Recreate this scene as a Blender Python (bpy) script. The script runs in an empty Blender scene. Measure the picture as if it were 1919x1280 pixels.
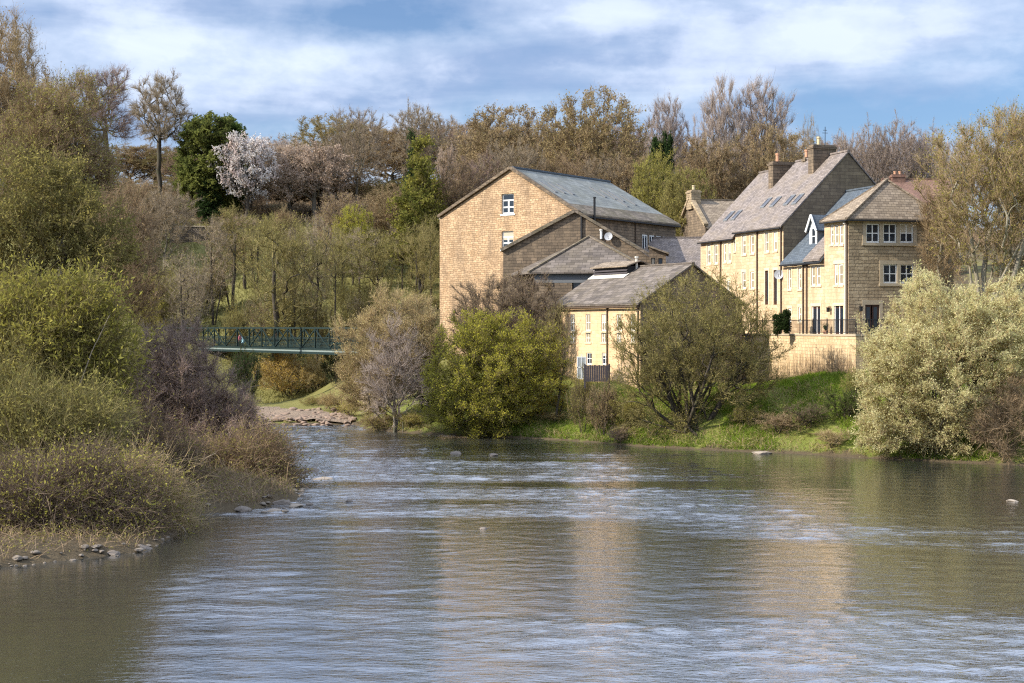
import bpy, bmesh, math, random
import numpy as np
from mathutils import Vector, Matrix
R = math.radians
sc = bpy.context.scene
COL = sc.collection

# ------------------------------------------------------------------ camera, sky, sun, exposure
CAM_H, FPX, CX, HY = 9.0, 2800.0, 959.5, 612.0
cam_d = bpy.data.cameras.new('camera'); cam = bpy.data.objects.new('camera', cam_d); COL.objects.link(cam)
cam.location = (0, 0, CAM_H); cam.rotation_euler = (R(90), 0, 0)
cam_d.sensor_width = 36.0; cam_d.lens = 36.0*FPX/1919.0
cam_d.shift_y = (HY-640.0)/1919.0
cam_d.clip_start = 0.5; cam_d.clip_end = 8000
sc.camera = cam
SUN_AZ, SUN_EL = -107.0, 33.0            # heading clockwise from +Y
sun_d = bpy.data.lights.new('sun', 'SUN'); sun = bpy.data.objects.new('sun', sun_d); COL.objects.link(sun)
sun_d.energy = 4.3; sun_d.angle = R(0.5); sun_d.color = (1.0, 0.93, 0.81)
_sd = Vector((math.sin(R(SUN_AZ))*math.cos(R(SUN_EL)), math.cos(R(SUN_AZ))*math.cos(R(SUN_EL)), math.sin(R(SUN_EL))))
sun.rotation_euler = _sd.to_track_quat('Z', 'Y').to_euler()
sun.location = _sd*300
vs = sc.view_settings
sc.display_settings.display_device = 'sRGB'
vs.view_transform = 'Standard'; vs.look = 'None'; vs.exposure = 0.8; vs.gamma = 1.0; vs.use_curve_mapping = False
sc.cycles.use_denoising = False; sc.cycles.filter_width = 1.2; sc.cycles.sample_clamp_indirect = 4.0
sc.cycles.max_bounces = 6; sc.cycles.diffuse_bounces = 3; sc.cycles.glossy_bounces = 3; sc.cycles.transmission_bounces = 3
sc.cycles.transparent_max_bounces = 4; sc.cycles.caustics_reflective = False; sc.cycles.caustics_refractive = False

def N(nt, typ, ins=None, **kw):
    n = nt.nodes.new(typ)
    for k, v in kw.items(): setattr(n, k, v)
    if ins:
        for k, v in ins.items():
            s = n.inputs[k]
            if isinstance(v, bpy.types.NodeSocket): nt.links.new(v, s)
            elif isinstance(v, bpy.types.Node): nt.links.new(v.outputs[0], s)
            else: s.default_value = v
    return n
def M_(nt, op, a, b=0.0, c=None, clamp=False):
    ins = {0: a, 1: b}
    if c is not None: ins[2] = c
    return N(nt, 'ShaderNodeMath', ins, operation=op, use_clamp=clamp).outputs[0]
def MIX(nt, f, a, b, mode='MIX'):
    n = nt.nodes.new('ShaderNodeMix'); n.data_type = 'RGBA'; n.blend_type = mode
    for k, v in ((0, f), (6, a), (7, b)):
        if isinstance(v, bpy.types.NodeSocket): nt.links.new(v, n.inputs[k])
        else: n.inputs[k].default_value = v if k == 0 else (tuple(v)+(1,))[:4]
    return n.outputs[2]
def RAMP(nt, f, stops):
    n = nt.nodes.new('ShaderNodeValToRGB'); nt.links.new(f, n.inputs[0])
    e = n.color_ramp.elements
    while len(e) < len(stops): e.new(0.5)
    for el, (p, c) in zip(e, stops):
        el.position = p; el.color = (c, c, c, 1) if not hasattr(c, '__len__') else (tuple(c)+(1,))[:4]
    return n.outputs[0]

world = bpy.data.worlds.new('World'); sc.world = world; world.use_nodes = True
nt = world.node_tree; nt.nodes.clear()
sky = N(nt, 'ShaderNodeTexSky', sky_type='NISHITA', sun_disc=False, sun_elevation=R(SUN_EL), sun_rotation=R(SUN_AZ), altitude=100, air_density=1.0, dust_density=0.35, ozone_density=2.5)
geo = N(nt, 'ShaderNodeTexCoord')
sep = N(nt, 'ShaderNodeSeparateXYZ', {0: geo.outputs['Generated']})
az = M_(nt, 'ARCTAN2', sep.outputs[0], sep.outputs[1])
el = M_(nt, 'ARCSINE', sep.outputs[2])
def blob(x, y, sx, sy, amp):
    a = M_(nt, 'DIVIDE', M_(nt, 'SUBTRACT', az, math.atan((x-CX)/FPX)), sx/FPX)
    b = M_(nt, 'DIVIDE', M_(nt, 'SUBTRACT', el, math.atan((HY-y)/FPX)), sy/FPX)
    r2 = M_(nt, 'ADD', M_(nt, 'MULTIPLY', a, a), M_(nt, 'MULTIPLY', b, b))
    return M_(nt, 'MULTIPLY', M_(nt, 'EXPONENT', M_(nt, 'MULTIPLY', r2, -1.0)), amp)
cv = N(nt, 'ShaderNodeCombineXYZ', {0: M_(nt, 'MULTIPLY', az, 12.0), 1: M_(nt, 'MULTIPLY', el, 21.0), 2: 0.3})
n1 = N(nt, 'ShaderNodeTexNoise', {'Vector': cv.outputs[0], 'Scale': 1.0, 'Detail': 10.0, 'Roughness': 0.58, 'Distortion': 0.0})
cv2 = N(nt, 'ShaderNodeCombineXYZ', {0: M_(nt, 'MULTIPLY', az, 4.0), 1: M_(nt, 'MULTIPLY', el, 26.0), 2: 5.1})
n2 = N(nt, 'ShaderNodeTexNoise', {'Vector': cv2.outputs[0], 'Scale': 1.0, 'Detail': 6.0, 'Roughness': 0.5, 'Distortion': 0.4})
cl = n1.outputs[0]
pos = None
for b in ((1560, 82, 165, 58, .46), (330, 130, 220, 75, .11), (1120, 25, 180, 40, .22), (150, 20, 160, 60, .16), (430, 190, 180, 40, .14), (1250, 120, 260, 50, .10), (760, 120, 200, 60, .08)):
    s = blob(*b); pos = s if pos is None else M_(nt, 'ADD', pos, s)
neg = None
for b in ((620, 50, 230, 35, .20), (1640, 215, 420, 45, .22), (600, 255, 160, 40, .2), (830, 40, 120, 60, .1), (980, 205, 200, 40, .10), (1760, 130, 200, 40, .10)):
    s = blob(*b); neg = s if neg is None else M_(nt, 'ADD', neg, s)
cf = M_(nt, 'ADD', M_(nt, 'SUBTRACT', M_(nt, 'ADD', cl, pos), neg), N(nt, 'ShaderNodeMapRange', {0: el, 1: 0.24, 2: 0.6, 3: 0.0, 4: 0.16}).outputs[0])  # last term: extra cloud cover above the view, added for fill light
cover = RAMP(nt, cf, ((0.27, 0.10), (0.46, 0.55), (0.68, 1.0)))
grey = RAMP(nt, n2.outputs[0], ((0.36, 0.0), (0.62, 1.0)))
skyc = MIX(nt, 1.0, sky.outputs[0], (0.82, 0.96, 1.16, 1), 'MULTIPLY')
cloudc = MIX(nt, M_(nt, 'MULTIPLY', grey, M_(nt, 'SUBTRACT', 1.0, RAMP(nt, cf, ((0.55, 0.0), (0.85, 0.9))))), (7.6, 8.6, 10.4), (3.7, 4.8, 7.2))
overhead_fill = RAMP(nt, N(nt, 'ShaderNodeMapRange', {0: el, 1: 0.23, 2: 0.46}).outputs[0], ((0.0, 1.0), (1.0, 1.8)))   # unseen cloud above the frame made brighter, added as fill light
cloudc = MIX(nt, 1.0, cloudc, overhead_fill, 'MULTIPLY')
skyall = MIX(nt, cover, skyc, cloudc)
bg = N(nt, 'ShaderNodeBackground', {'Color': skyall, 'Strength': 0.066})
N(nt, 'ShaderNodeOutputWorld', {0: bg.outputs[0]})

# ------------------------------------------------------------------ pixel <-> place helpers
def P(x, y, Y): return np.array(((x-CX)/FPX*Y, Y, CAM_H-(y-HY)/FPX*Y))
def shore(x, y): return np.array(((x-CX)/FPX*(FPX*CAM_H/(y-HY)), FPX*CAM_H/(y-HY)))
def hd(deg): return np.array((math.sin(R(deg)), math.cos(R(deg))))
class Frame:
    """plan frame: origin, a = along the facade, b = into the building"""
    def __init__(s, o, ha, hb): s.o = np.array(o[:2], float); s.a = hd(ha); s.b = hd(hb)
    def w(s, t, d, z):
        p = s.o+s.a*t+s.b*d; return np.array((p[0], p[1], z))
    def hit(s, x, y, d=0.0, axis='a'):
        o = s.o+(s.b if axis == 'a' else s.a)*d; a = s.a if axis == 'a' else s.b
        k = (x-CX)/FPX
        t = (k*o[1]-o[0])/(a[0]-k*a[1]); Y = o[1]+a[1]*t
        return t, CAM_H-(y-HY)/FPX*Y
    def plane_hit(s, x, y, z0, slope):      # roof plane z = z0 + slope*d over the facade line
        dirv = np.array(((x-CX)/FPX, 1.0, -(y-HY)/FPX)); M = np.array((s.a, s.b)).T; Mi = np.linalg.inv(M)
        o = Mi@(-s.o); q = Mi@dirv[:2]
        L = (z0+slope*o[1]-CAM_H)/(dirv[2]-slope*q[1])
        return o[0]+L*q[0], o[1]+L*q[1]

# ------------------------------------------------------------------ object helpers
class MB:
    """collects faces with metric UVs; every face keeps its own corners"""
    def __init__(s): s.v = []; s.f = []; s.uv = []; s.mi = []
    def face(s, pts, uv=None, mi=0):
        pts = [np.asarray(p, float) for p in pts]
        if uv is None:
            e = pts[1]-pts[0]; L = np.linalg.norm(e); n = np.zeros(3)
            for i in range(1, len(pts)-1): n += np.cross(pts[i]-pts[0], pts[i+1]-pts[0])
            n /= max(np.linalg.norm(n), 1e-9)
            if abs(n[2]) < .98:
                ux = np.cross((0, 0, 1), n); ux /= np.linalg.norm(ux)
                vy = np.cross(n, ux)
            else: ux = np.array((1., 0, 0)); vy = np.array((0, 1., 0))
            uv = [(p@ux, p@vy) for p in pts]
        b = len(s.v); s.v += [tuple(p) for p in pts]; s.f.append(tuple(range(b, b+len(pts)))); s.uv += list(uv); s.mi.append(mi)
    def hexa(s, c, mi=0):      # 8 corners: bottom 4 (ccw from above), top 4
        for q in ((3, 2, 1, 0), (4, 5, 6, 7), (0, 1, 5, 4), (1, 2, 6, 5), (2, 3, 7, 6), (3, 0, 4, 7)): s.face([c[i] for i in q], mi=mi)
    def box(s, F, t0, t1, d0, d1, z0, z1, mi=0):
        cs = [F.w(t0, d0, z0), F.w(t1, d0, z0), F.w(t1, d1, z0), F.w(t0, d1, z0)]
        if np.cross(np.append(F.a, 0), np.append(F.b, 0))[2]*(t1-t0)*(d1-d0) < 0: cs = cs[::-1]
        s.hexa(cs+[c+np.array((0, 0, z1-z0)) for c in cs], mi)
    def slab(s, pts, th, mi=0):   # roof slab: polygon pushed down along z
        pts = [np.asarray(p, float) for p in pts]
        n = np.cross(pts[1]-pts[0], pts[2]-pts[0])
        if n[2] < 0: pts = pts[::-1]
        lo = [p-np.array((0, 0, th)) for p in pts]
        s.face(pts, mi=mi); s.face(lo[::-1], mi=mi)
        for i in range(len(pts)):
            j = (i+1) % len(pts); s.face([lo[i], lo[j], pts[j], pts[i]], mi=mi)
    def beam(s, A, B, w, h=None, mi=0, k=4):
        A = np.asarray(A, float); B = np.asarray(B, float); h = h or w
        d = B-A; L = np.linalg.norm(d); d /= L
        u = np.cross((0, 0, 1), d)
        if np.linalg.norm(u) < .05: u = np.array((1., 0, 0))
        u /= np.linalg.norm(u); v = np.cross(d, u)
        ring = [(math.cos(2*math.pi*(i+.5)/k), math.sin(2*math.pi*(i+.5)/k)) for i in range(k)]
        f = 1/math.cos(math.pi/k)/2
        ra = [A+u*c*w*f+v*q*h*f for c, q in ring]; rb = [p+d*L for p in ra]
        for i in range(k):
            j = (i+1) % k; s.face([ra[i], ra[j], rb[j], rb[i]], mi=mi)
        s.face(ra[::-1], mi=mi); s.face(rb, mi=mi)
    def build(s, name, mats, parent=None, smooth=False):
        me = bpy.data.meshes.new(name)
        off = np.array(parent.matrix_world.translation) if parent is not None and parent.get('_root') else None
        v = np.array(s.v)
        if parent is not None: v = v-np.array(root_loc(parent))
        me.from_pydata([tuple(p) for p in v], [], s.f)
        ul = me.uv_layers.new(name='UVMap'); ul.data.foreach_set('uv', np.array(s.uv, dtype=np.float32).ravel())
        me.polygons.foreach_set('material_index', s.mi)
        for m in (mats if isinstance(mats, (list, tuple)) else [mats]): me.materials.append(m)
        me.update()
        return link(name, me, parent)
LOC = {}
def root_loc(o): return LOC.get(o.name, (0, 0, 0))
def link(name, data, parent=None):
    o = bpy.data.objects.new(name, data); COL.objects.link(o)
    if parent is not None: o.parent = parent; LOC[o.name] = LOC.get(parent.name, (0, 0, 0))
    return o
def tag(o, label=None, cat=None, group=None, kind=None):
    if label: o['label'] = label
    if cat: o['category'] = cat
    if group: o['group'] = group
    if kind: o['kind'] = kind
    return o
def thing(name, loc, label, cat, group=None):
    o = bpy.data.objects.new(name, None); COL.objects.link(o); o.location = loc; o.empty_display_size = .5
    LOC[o.name] = tuple(loc); return tag(o, label, cat, group)
def fast_mesh(name, V, quads=None, tris=None, mq=None, mt=None, smooth=False):
    me = bpy.data.meshes.new(name)
    V = np.asarray(V, np.float32); quads = np.zeros((0, 4), np.int32) if quads is None else np.asarray(quads, np.int32); tris = np.zeros((0, 3), np.int32) if tris is None else np.asarray(tris, np.int32)
    me.vertices.add(len(V)); me.vertices.foreach_set('co', V.ravel())
    loops = np.concatenate((quads.ravel(), tris.ravel())).astype(np.int32)
    me.loops.add(len(loops)); me.loops.foreach_set('vertex_index', loops)
    nq, n3 = len(quads), len(tris)
    me.polygons.add(nq+n3)
    st = np.concatenate((np.arange(nq)*4, nq*4+np.arange(n3)*3)).astype(np.int32)
    me.polygons.foreach_set('loop_start', st)
    mi = np.concatenate((np.zeros(nq) if mq is None else mq, np.zeros(n3) if mt is None else mt)).astype(np.int32)
    me.polygons.foreach_set('material_index', mi)
    if smooth: me.polygons.foreach_set('use_smooth', np.ones(nq+n3, bool))
    me.update(calc_edges=True); me.validate()
    return me

# ------------------------------------------------------------------ materials
def new_mat(name):
    m = bpy.data.materials.new(name); m.use_nodes = True; m.node_tree.nodes.clear(); return m, m.node_tree
def finish(nt, col, rough=0.8, bump=None, bstr=0.3, bdist=0.03, spec=0.3, metal=0.0, **kw):
    b = N(nt, 'ShaderNodeBsdfPrincipled', {'Roughness': rough, 'Specular IOR Level': spec, 'Metallic': metal})
    if isinstance(col, bpy.types.NodeSocket): nt.links.new(col, b.inputs['Base Color'])
    else: b.inputs['Base Color'].default_value = (tuple(col)+(1,))[:4]
    if bump is not None:
        bn = N(nt, 'ShaderNodeBump', {'Height': bump, 'Strength': bstr, 'Distance': bdist}); nt.links.new(bn.outputs[0], b.inputs['Normal'])
    N(nt, 'ShaderNodeOutputMaterial', {0: b.outputs[0]}); return b
def noise(nt, vec, scale, detail=4, rough=.55, dist=0.0):
    return N(nt, 'ShaderNodeTexNoise', {'Vector': vec, 'Scale': scale, 'Detail': detail, 'Roughness': rough, 'Distortion': dist}).outputs[0]
def stone_mat(name, c1, c2, cm, stain, bw=.6, rh=.24, wob=.06, bstr=.6, stain_amt=.55, bdist=.05):
    m, nt = new_mat(name)
    uv = N(nt, 'ShaderNodeUVMap', uv_map='UVMap').outputs[0]
    nz = N(nt, 'ShaderNodeTexNoise', {'Vector': uv, 'Scale': 1.7, 'Detail': 3.0})
    off = N(nt, 'ShaderNodeVectorMath', {0: nz.outputs[1], 1: (.5, .5, .5)}, operation='SUBTRACT')
    off = N(nt, 'ShaderNodeVectorMath', {0: off.outputs[0], 3: wob*2}, operation='SCALE')
    v2 = N(nt, 'ShaderNodeVectorMath', {0: uv, 1: off.outputs[0]}, operation='ADD').outputs[0]
    br = N(nt, 'ShaderNodeTexBrick', {'Vector': v2, 'Color1': (0, 0, 0, 1), 'Color2': (1, 1, 1, 1), 'Mortar': (.5, .5, .5, 1), 'Scale': 1.0, 'Mortar Size': .014, 'Mortar Smooth': .3, 'Bias': 0.0, 'Brick Width': bw, 'Row Height': rh})
    br.offset = .43; br.squash = .72; br.squash_frequency = 3
    base = MIX(nt, br.outputs[0], c1, c2)
    fine = noise(nt, uv, 6.0, 6)
    base = MIX(nt, RAMP(nt, fine, ((.3, 0.), (.75, 1.))), base, MIX(nt, .5, base, c2))
    big = noise(nt, N(nt, 'ShaderNodeMapping', {'Vector': uv, 'Scale': (1.0, .35, 1)}).outputs[0], .55, 6, .65)
    base = MIX(nt, M_(nt, 'MULTIPLY', RAMP(nt, big, ((.45, 0.), (.72, 1.))), stain_amt), base, stain)
    run = noise(nt, N(nt, 'ShaderNodeMapping', {'Vector': uv, 'Scale': (1.3, .12, 1)}).outputs[0], 1.0, 5, .7)
    base = MIX(nt, M_(nt, 'MULTIPLY', RAMP(nt, run, ((.5, 0.), (.7, 1.))), stain_amt*.8), base, stain)
    odd = N(nt, 'ShaderNodeTexVoronoi', {'Vector': N(nt, 'ShaderNodeMapping', {'Vector': v2, 'Scale': (1.0, 2.2, 1)}).outputs[0], 'Scale': 1.7})
    base = MIX(nt, M_(nt, 'MULTIPLY', RAMP(nt, N(nt, 'ShaderNodeSeparateColor', {0: odd.outputs[1]}).outputs[0], ((.6, 0.), (.95, 1.))), .45), base, MIX(nt, .5, c1, stain))
    base = MIX(nt, br.outputs[1], base, cm)
    hgt = M_(nt, 'ADD', M_(nt, 'MULTIPLY', M_(nt, 'SUBTRACT', 1.0, br.outputs[1]), .8), M_(nt, 'MULTIPLY', M_(nt, 'ADD', fine, br.outputs[0]), .35))
    finish(nt, base, .88, hgt, bstr, bdist, .2)
    return m
def slate_mat(name, c1, c2, stain, stain_amt=.4, bw=.32, rh=.22, bstr=.5, bdist=.03, rough=.6):
    m, nt = new_mat(name)
    uv = N(nt, 'ShaderNodeUVMap', uv_map='UVMap').outputs[0]
    br = N(nt, 'ShaderNodeTexBrick', {'Vector': uv, 'Color1': (0, 0, 0, 1), 'Color2': (1, 1, 1, 1), 'Mortar': (.2, .2, .2, 1), 'Scale': 1.0, 'Mortar Size': .012, 'Mortar Smooth': .1, 'Bias': 0., 'Brick Width': bw, 'Row Height': rh})
    base = MIX(nt, br.outputs[0], c1, c2)
    big = noise(nt, uv, .45, 7, .7)
    base = MIX(nt, M_(nt, 'MULTIPLY', RAMP(nt, big, ((.42, 0.), (.68, 1.))), stain_amt), base, stain)
    st = noise(nt, N(nt, 'ShaderNodeMapping', {'Vector': uv, 'Scale': (3.0, .25, 1)}).outputs[0], 1.0, 4)
    base = MIX(nt, M_(nt, 'MULTIPLY', RAMP(nt, st, ((.45, 0.), (.7, 1.))), .3), base, MIX(nt, .5, base, (.02, .02, .02)))
    base = MIX(nt, M_(nt, 'MULTIPLY', br.outputs[1], .6), base, (.02, .02, .02))
    hgt = M_(nt, 'ADD', M_(nt, 'SUBTRACT', 1.0, br.outputs[1]), M_(nt, 'MULTIPLY', br.outputs[0], .5))
    finish(nt, base, max(rough, .75), hgt, bstr, bdist, .15)
    return m
def plain_mat(name, c, rough=.6, var=.15, spec=.3, metal=0., scale=3.0):
    m, nt = new_mat(name)
    tc = N(nt, 'ShaderNodeTexCoord').outputs['Object']
    n = noise(nt, tc, scale, 5)
    c = np.array(c[:3])
    col = MIX(nt, n, tuple(c*(1-var)), tuple(np.minimum(c*(1+var), .95)))
    finish(nt, col, rough, n, .15, .01, spec, metal); return m
def glass_mat(name, c=(.02, .028, .04), rough=.04):
    m, nt = new_mat(name)
    tc = N(nt, 'ShaderNodeTexCoord').outputs['Object']
    n = noise(nt, tc, .9, 2)
    col = MIX(nt, n, tuple(np.array(c)*.4), tuple(np.array(c)*1.6))
    finish(nt, col, rough, n, .1, .02, .6); return m
def leaf_mat(name, c1, c2, c3=None, trans=.35, rough=.6):
    """leaf, bud or twig colour: each leaf its own shade between c1 and c2, with c3 in patches"""
    m, nt = new_mat(name)
    g = N(nt, 'ShaderNodeNewGeometry'); oi = N(nt, 'ShaderNodeObjectInfo')
    tc = N(nt, 'ShaderNodeTexCoord').outputs['Object']
    col = MIX(nt, g.outputs['Random Per Island'], c1, c2)
    n = noise(nt, tc, .55, 3)
    if c3 is not None: col = MIX(nt, M_(nt, 'MULTIPLY', RAMP(nt, n, ((.45, 0.), (.65, 1.))), .8), col, c3)
    hsv = N(nt, 'ShaderNodeHueSaturation', {'Color': col, 'Hue': M_(nt, 'ADD', .496, M_(nt, 'MULTIPLY', oi.outputs['Random'], .008)), 'Value': M_(nt, 'ADD', .92, M_(nt, 'MULTIPLY', oi.outputs['Random'], .16))})
    d = N(nt, 'ShaderNodeBsdfDiffuse', {'Color': hsv.outputs[0]})
    if trans > 0:
        t = N(nt, 'ShaderNodeBsdfTranslucent', {'Color': hsv.outputs[0]})
        mx = N(nt, 'ShaderNodeMixShader', {0: trans, 1: d.outputs[0], 2: t.outputs[0]}); out = mx.outputs[0]
    else: out = d.outputs[0]
    N(nt, 'ShaderNodeOutputMaterial', {0: out}); return m
def bark_mat(name, c1, c2):
    m, nt = new_mat(name)
    tc = N(nt, 'ShaderNodeTexCoord').outputs['Object']
    n = noise(nt, N(nt, 'ShaderNodeMapping', {'Vector': tc, 'Scale': (4, 4, 1)}).outputs[0], 1.5, 5)
    n2 = noise(nt, tc, .7, 3)
    col = MIX(nt, RAMP(nt, n, ((.35, 0.), (.7, 1.))), c1, c2)
    col = MIX(nt, M_(nt, 'MULTIPLY', RAMP(nt, n2, ((.5, 0.), (.7, 1.))), .5), col, (.06, .075, .025))
    finish(nt, col, .9, n, .5, .03, .2); return m

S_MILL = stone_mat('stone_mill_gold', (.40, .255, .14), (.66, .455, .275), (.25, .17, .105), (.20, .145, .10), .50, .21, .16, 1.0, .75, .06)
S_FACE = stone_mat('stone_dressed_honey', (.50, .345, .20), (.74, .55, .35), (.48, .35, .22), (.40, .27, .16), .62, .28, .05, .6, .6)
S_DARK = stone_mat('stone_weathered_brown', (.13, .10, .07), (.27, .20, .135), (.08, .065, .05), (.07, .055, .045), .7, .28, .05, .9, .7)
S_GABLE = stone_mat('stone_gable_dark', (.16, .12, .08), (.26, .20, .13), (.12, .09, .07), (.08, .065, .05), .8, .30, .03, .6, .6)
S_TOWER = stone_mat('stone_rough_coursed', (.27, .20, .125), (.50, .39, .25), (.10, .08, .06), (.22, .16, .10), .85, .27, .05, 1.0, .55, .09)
S_PALE = stone_mat('stone_dressed_pale', (.66, .52, .33), (.76, .61, .40), (.60, .47, .30), (.55, .43, .28), 1.4, .6, .01, .15, .3)
S_TRIM = stone_mat('stone_trim_grey', (.40, .33, .23), (.47, .39, .28), (.38, .31, .22), (.30, .24, .17), 1.4, .6, .01, .15, .3)
S_RETAIN = stone_mat('stone_retaining', (.50, .35, .19), (.68, .51, .31), (.40, .29, .18), (.38, .27, .15), .55, .26, .1, .9, .6)
S_HILLWALL = stone_mat('stone_hill_wall', (.07, .055, .045), (.13, .10, .08), (.04, .035, .03), (.05, .05, .035), .5, .2, .06, .8, .6)
R_GREY = slate_mat('slate_grey', (.17, .175, .165), (.27, .275, .255), (.21, .205, .155), .6, .9, .5, .35)
R_PURPLE = slate_mat('slate_purple', (.16, .135, .125), (.29, .245, .225), (.28, .22, .155), .55)
R_BLUE = slate_mat('slate_blue', (.075, .095, .12), (.12, .145, .175), (.14, .145, .14), .3)
R_STONE = slate_mat('slabs_stone', (.13, .105, .082), (.26, .21, .165), (.16, .14, .07), .6, .7, .38, .9, .06, .85)
R_HIP = slate_mat('slabs_brown', (.20, .155, .115), (.36, .285, .21), (.26, .20, .13), .4, .42, .24, .8, .05, .85)
R_RED = slate_mat('roof_red_brown', (.18, .10, .075), (.26, .15, .11), (.15, .10, .08), .4, .4, .3)
R_SLABDK = slate_mat('slabs_grey', (.095, .08, .070), (.215, .18, .155), (.16, .13, .09), .6, .75, .42, .9, .06, .85)
WHITE = plain_mat('white_paint', (.80, .80, .77), .45, .05)
GLASS = glass_mat('window_glass')
GLASS_W = glass_mat('window_glass_curtained', (.30, .25, .17), .1)
DOORM = plain_mat('dark_brown_door', (.055, .026, .020), .5, .3)
BLACK = plain_mat('black_iron', (.02, .02, .022), .5, .2)
LEADM = plain_mat('lead_grey', (.16, .165, .17), .5, .2)
PIPE = plain_mat('brown_downpipe', (.10, .07, .05), .5, .2)
PIPEW = plain_mat('pale_pipe', (.62, .58, .5), .5, .1)
POT = plain_mat('terracotta', (.52, .28, .17), .8, .2)
POTB = plain_mat('buff_clay', (.55, .45, .28), .8, .15)
GREEN = plain_mat('bridge_green_paint', (.006, .020, .019), .6, .3)
PALEST = plain_mat('bridge_edge_paint', (.20, .24, .225), .5, .15)
DISH = plain_mat('dish_grey', (.38, .39, .41), .5, .05)
WOODF = plain_mat('fence_dark_wood', (.07, .06, .065), .8, .3)
ROCK = plain_mat('river_rock', (.17, .14, .115), .75, .45, .3, 0., 2.0)
ROCKP = plain_mat('pale_river_rock', (.31, .255, .20), .8, .35, .3, 0., 2.0)
LOGM = plain_mat('driftwood', (.36, .29, .22), .85, .3)

# ------------------------------------------------------------------ the river and the ground
left_shore = [(-60, -80), (-27, -20), (-25, 20), (-23, 42), tuple(shore(-20, 1066)), tuple(shore(110, 1052)), tuple(shore(265, 1036)), tuple(shore(335, 1000)), tuple(shore(350, 965)), tuple(shore(470, 958)), tuple(shore(560, 935)), tuple(shore(545, 890)), tuple(shore(520, 835)), (-21.5, 120), (-30, 128), (-48, 137), (-80, 152), (-140, 165), (-260, 170)]
right_shore = [(60, -80), (44, -20), (40, 30), (37, 70), tuple(shore(1930, 874)), tuple(shore(1760, 866)), tuple(shore(1600, 858)), tuple(shore(1500, 852)), tuple(shore(1390, 847)), tuple(shore(1200, 838)), tuple(shore(1080, 828)), tuple(shore(970, 822)), tuple(shore(800, 815)), tuple(shore(690, 806)), tuple(shore(664, 797)), tuple(shore(590, 798)), tuple(shore(505, 797)), (-27, 139), (-42, 149), (-75, 166), (-140, 182), (-260, 190)]
POLY = np.array(left_shore+right_shore[::-1])
def river_sd(X, Y):          # signed distance: positive on land
    X = np.asarray(X, float); Y = np.asarray(Y, float)
    d = np.full(X.shape, 1e9); ins = np.zeros(X.shape, bool); n = len(POLY)
    for i in range(n):
        ax, ay = POLY[i]; bx, by = POLY[(i+1) % n]; ex, ey = bx-ax, by-ay
        t = np.clip(((X-ax)*ex+(Y-ay)*ey)/(ex*ex+ey*ey), 0, 1)
        d = np.minimum(d, np.hypot(X-ax-t*ex, Y-ay-t*ey))
        c = ((ay > Y) != (by > Y)) & (X < (bx-ax)*(Y-ay)/(by-ay+1e-12)+ax); ins ^= c
    return np.where(ins, -d, d)
TF = Frame(P(1590, 0, 118.0), -19, 71)          # the terrace: origin at the end house's corner
WF = Frame(TF.o-TF.b*2.5-TF.a*5.1, -19, 71)     # the retaining wall in front of it
ctrl = [(x, y, .3) for x, y in left_shore[1:-1]+right_shore[1:-1]]
for t, z in ((0, 5.9), (6, 5.2), (13.5, 4.1), (22, 3.7), (31, 4.2)):
    p = WF.w(t, -.6, z); ctrl.append(tuple(p))
    p = WF.w(t, 1.2, z); ctrl.append(tuple(p))
ctrl += [(31, 124, 6.5), (22, 148, 8.2), (42, 122, 7.4), (32, 108, 5.0), (40, 104, 4.8), (10.5, 120.5, 4.4), (4, 131, 4.8), (6, 119, 3.6), (2, 125, 2.6), (-7.5, 153, 5.5), (-13, 160, 7.8), (0, 140, 5.5),
         (-12.0, 152, 4.6), (-10.0, 145, 2.4), (-15.5, 143, .4), (-15.5, 147, .8), (-16.5, 152, 1.2), (-17.5, 142, .6), (-18.5, 148, .9), (-20, 155, 1.3), (-22.5, 150, .7), (-28, 152, .6), (-26, 160, .8), (-33, 165, .9), (-21, 166, 2.0), (-16, 139, .5), (-29, 178, 9.0), (-20, 180, 10.4), (-10, 180, 11.4), (-45, 190, 9.5), (-56, 200, 12), (-37, 216, 22.3), (-22, 205, 19.0), (-10, 205, 19.5),
         (-50, 217, 22.6), (-60, 240, 27), (-20, 240, 28), (20, 240, 27), (60, 240, 23), (-40, 275, 34), (0, 275, 34), (40, 275, 29), (-100, 250, 30), (-100, 200, 20), (-140, 230, 26), (-80, 330, 38), (0, 340, 39), (90, 330, 30), (0, 460, 43), (-120, 450, 43), (120, 440, 34),
         (-27, 62, 1.3), (-31, 80, 2.6), (-26, 104, 2.2), (-42, 104, 5.5), (-60, 125, 8), (-50, 160, 4), (-60, 60, 6), (-45, 45, 4), (-90, 100, 12), (-120, 60, 14), (-90, 0, 12), (-16, 84, 1.2),
         (30, 180, 14), (60, 180, 16), (10, 200, 18), (5, 172, 11), (15, 160, 9.5), (85, 150, 12), (48, 105, 5.5), (62, 100, 8), (60, 60, 6), (80, 20, 8), (120, 100, 14), (140, 220, 20)]
ctrl = np.array(ctrl)
def _rbf():
    d = np.hypot(ctrl[:, None, 0]-ctrl[None, :, 0], ctrl[:, None, 1]-ctrl[None, :, 1]); n = len(ctrl)
    A = np.zeros((n+1, n+1)); A[:n, :n] = d; A[:n, n] = 1; A[n, :n] = 1
    return np.linalg.solve(A+np.eye(n+1)*1e-9, np.append(ctrl[:, 2], 0))
RW = _rbf()
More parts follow.
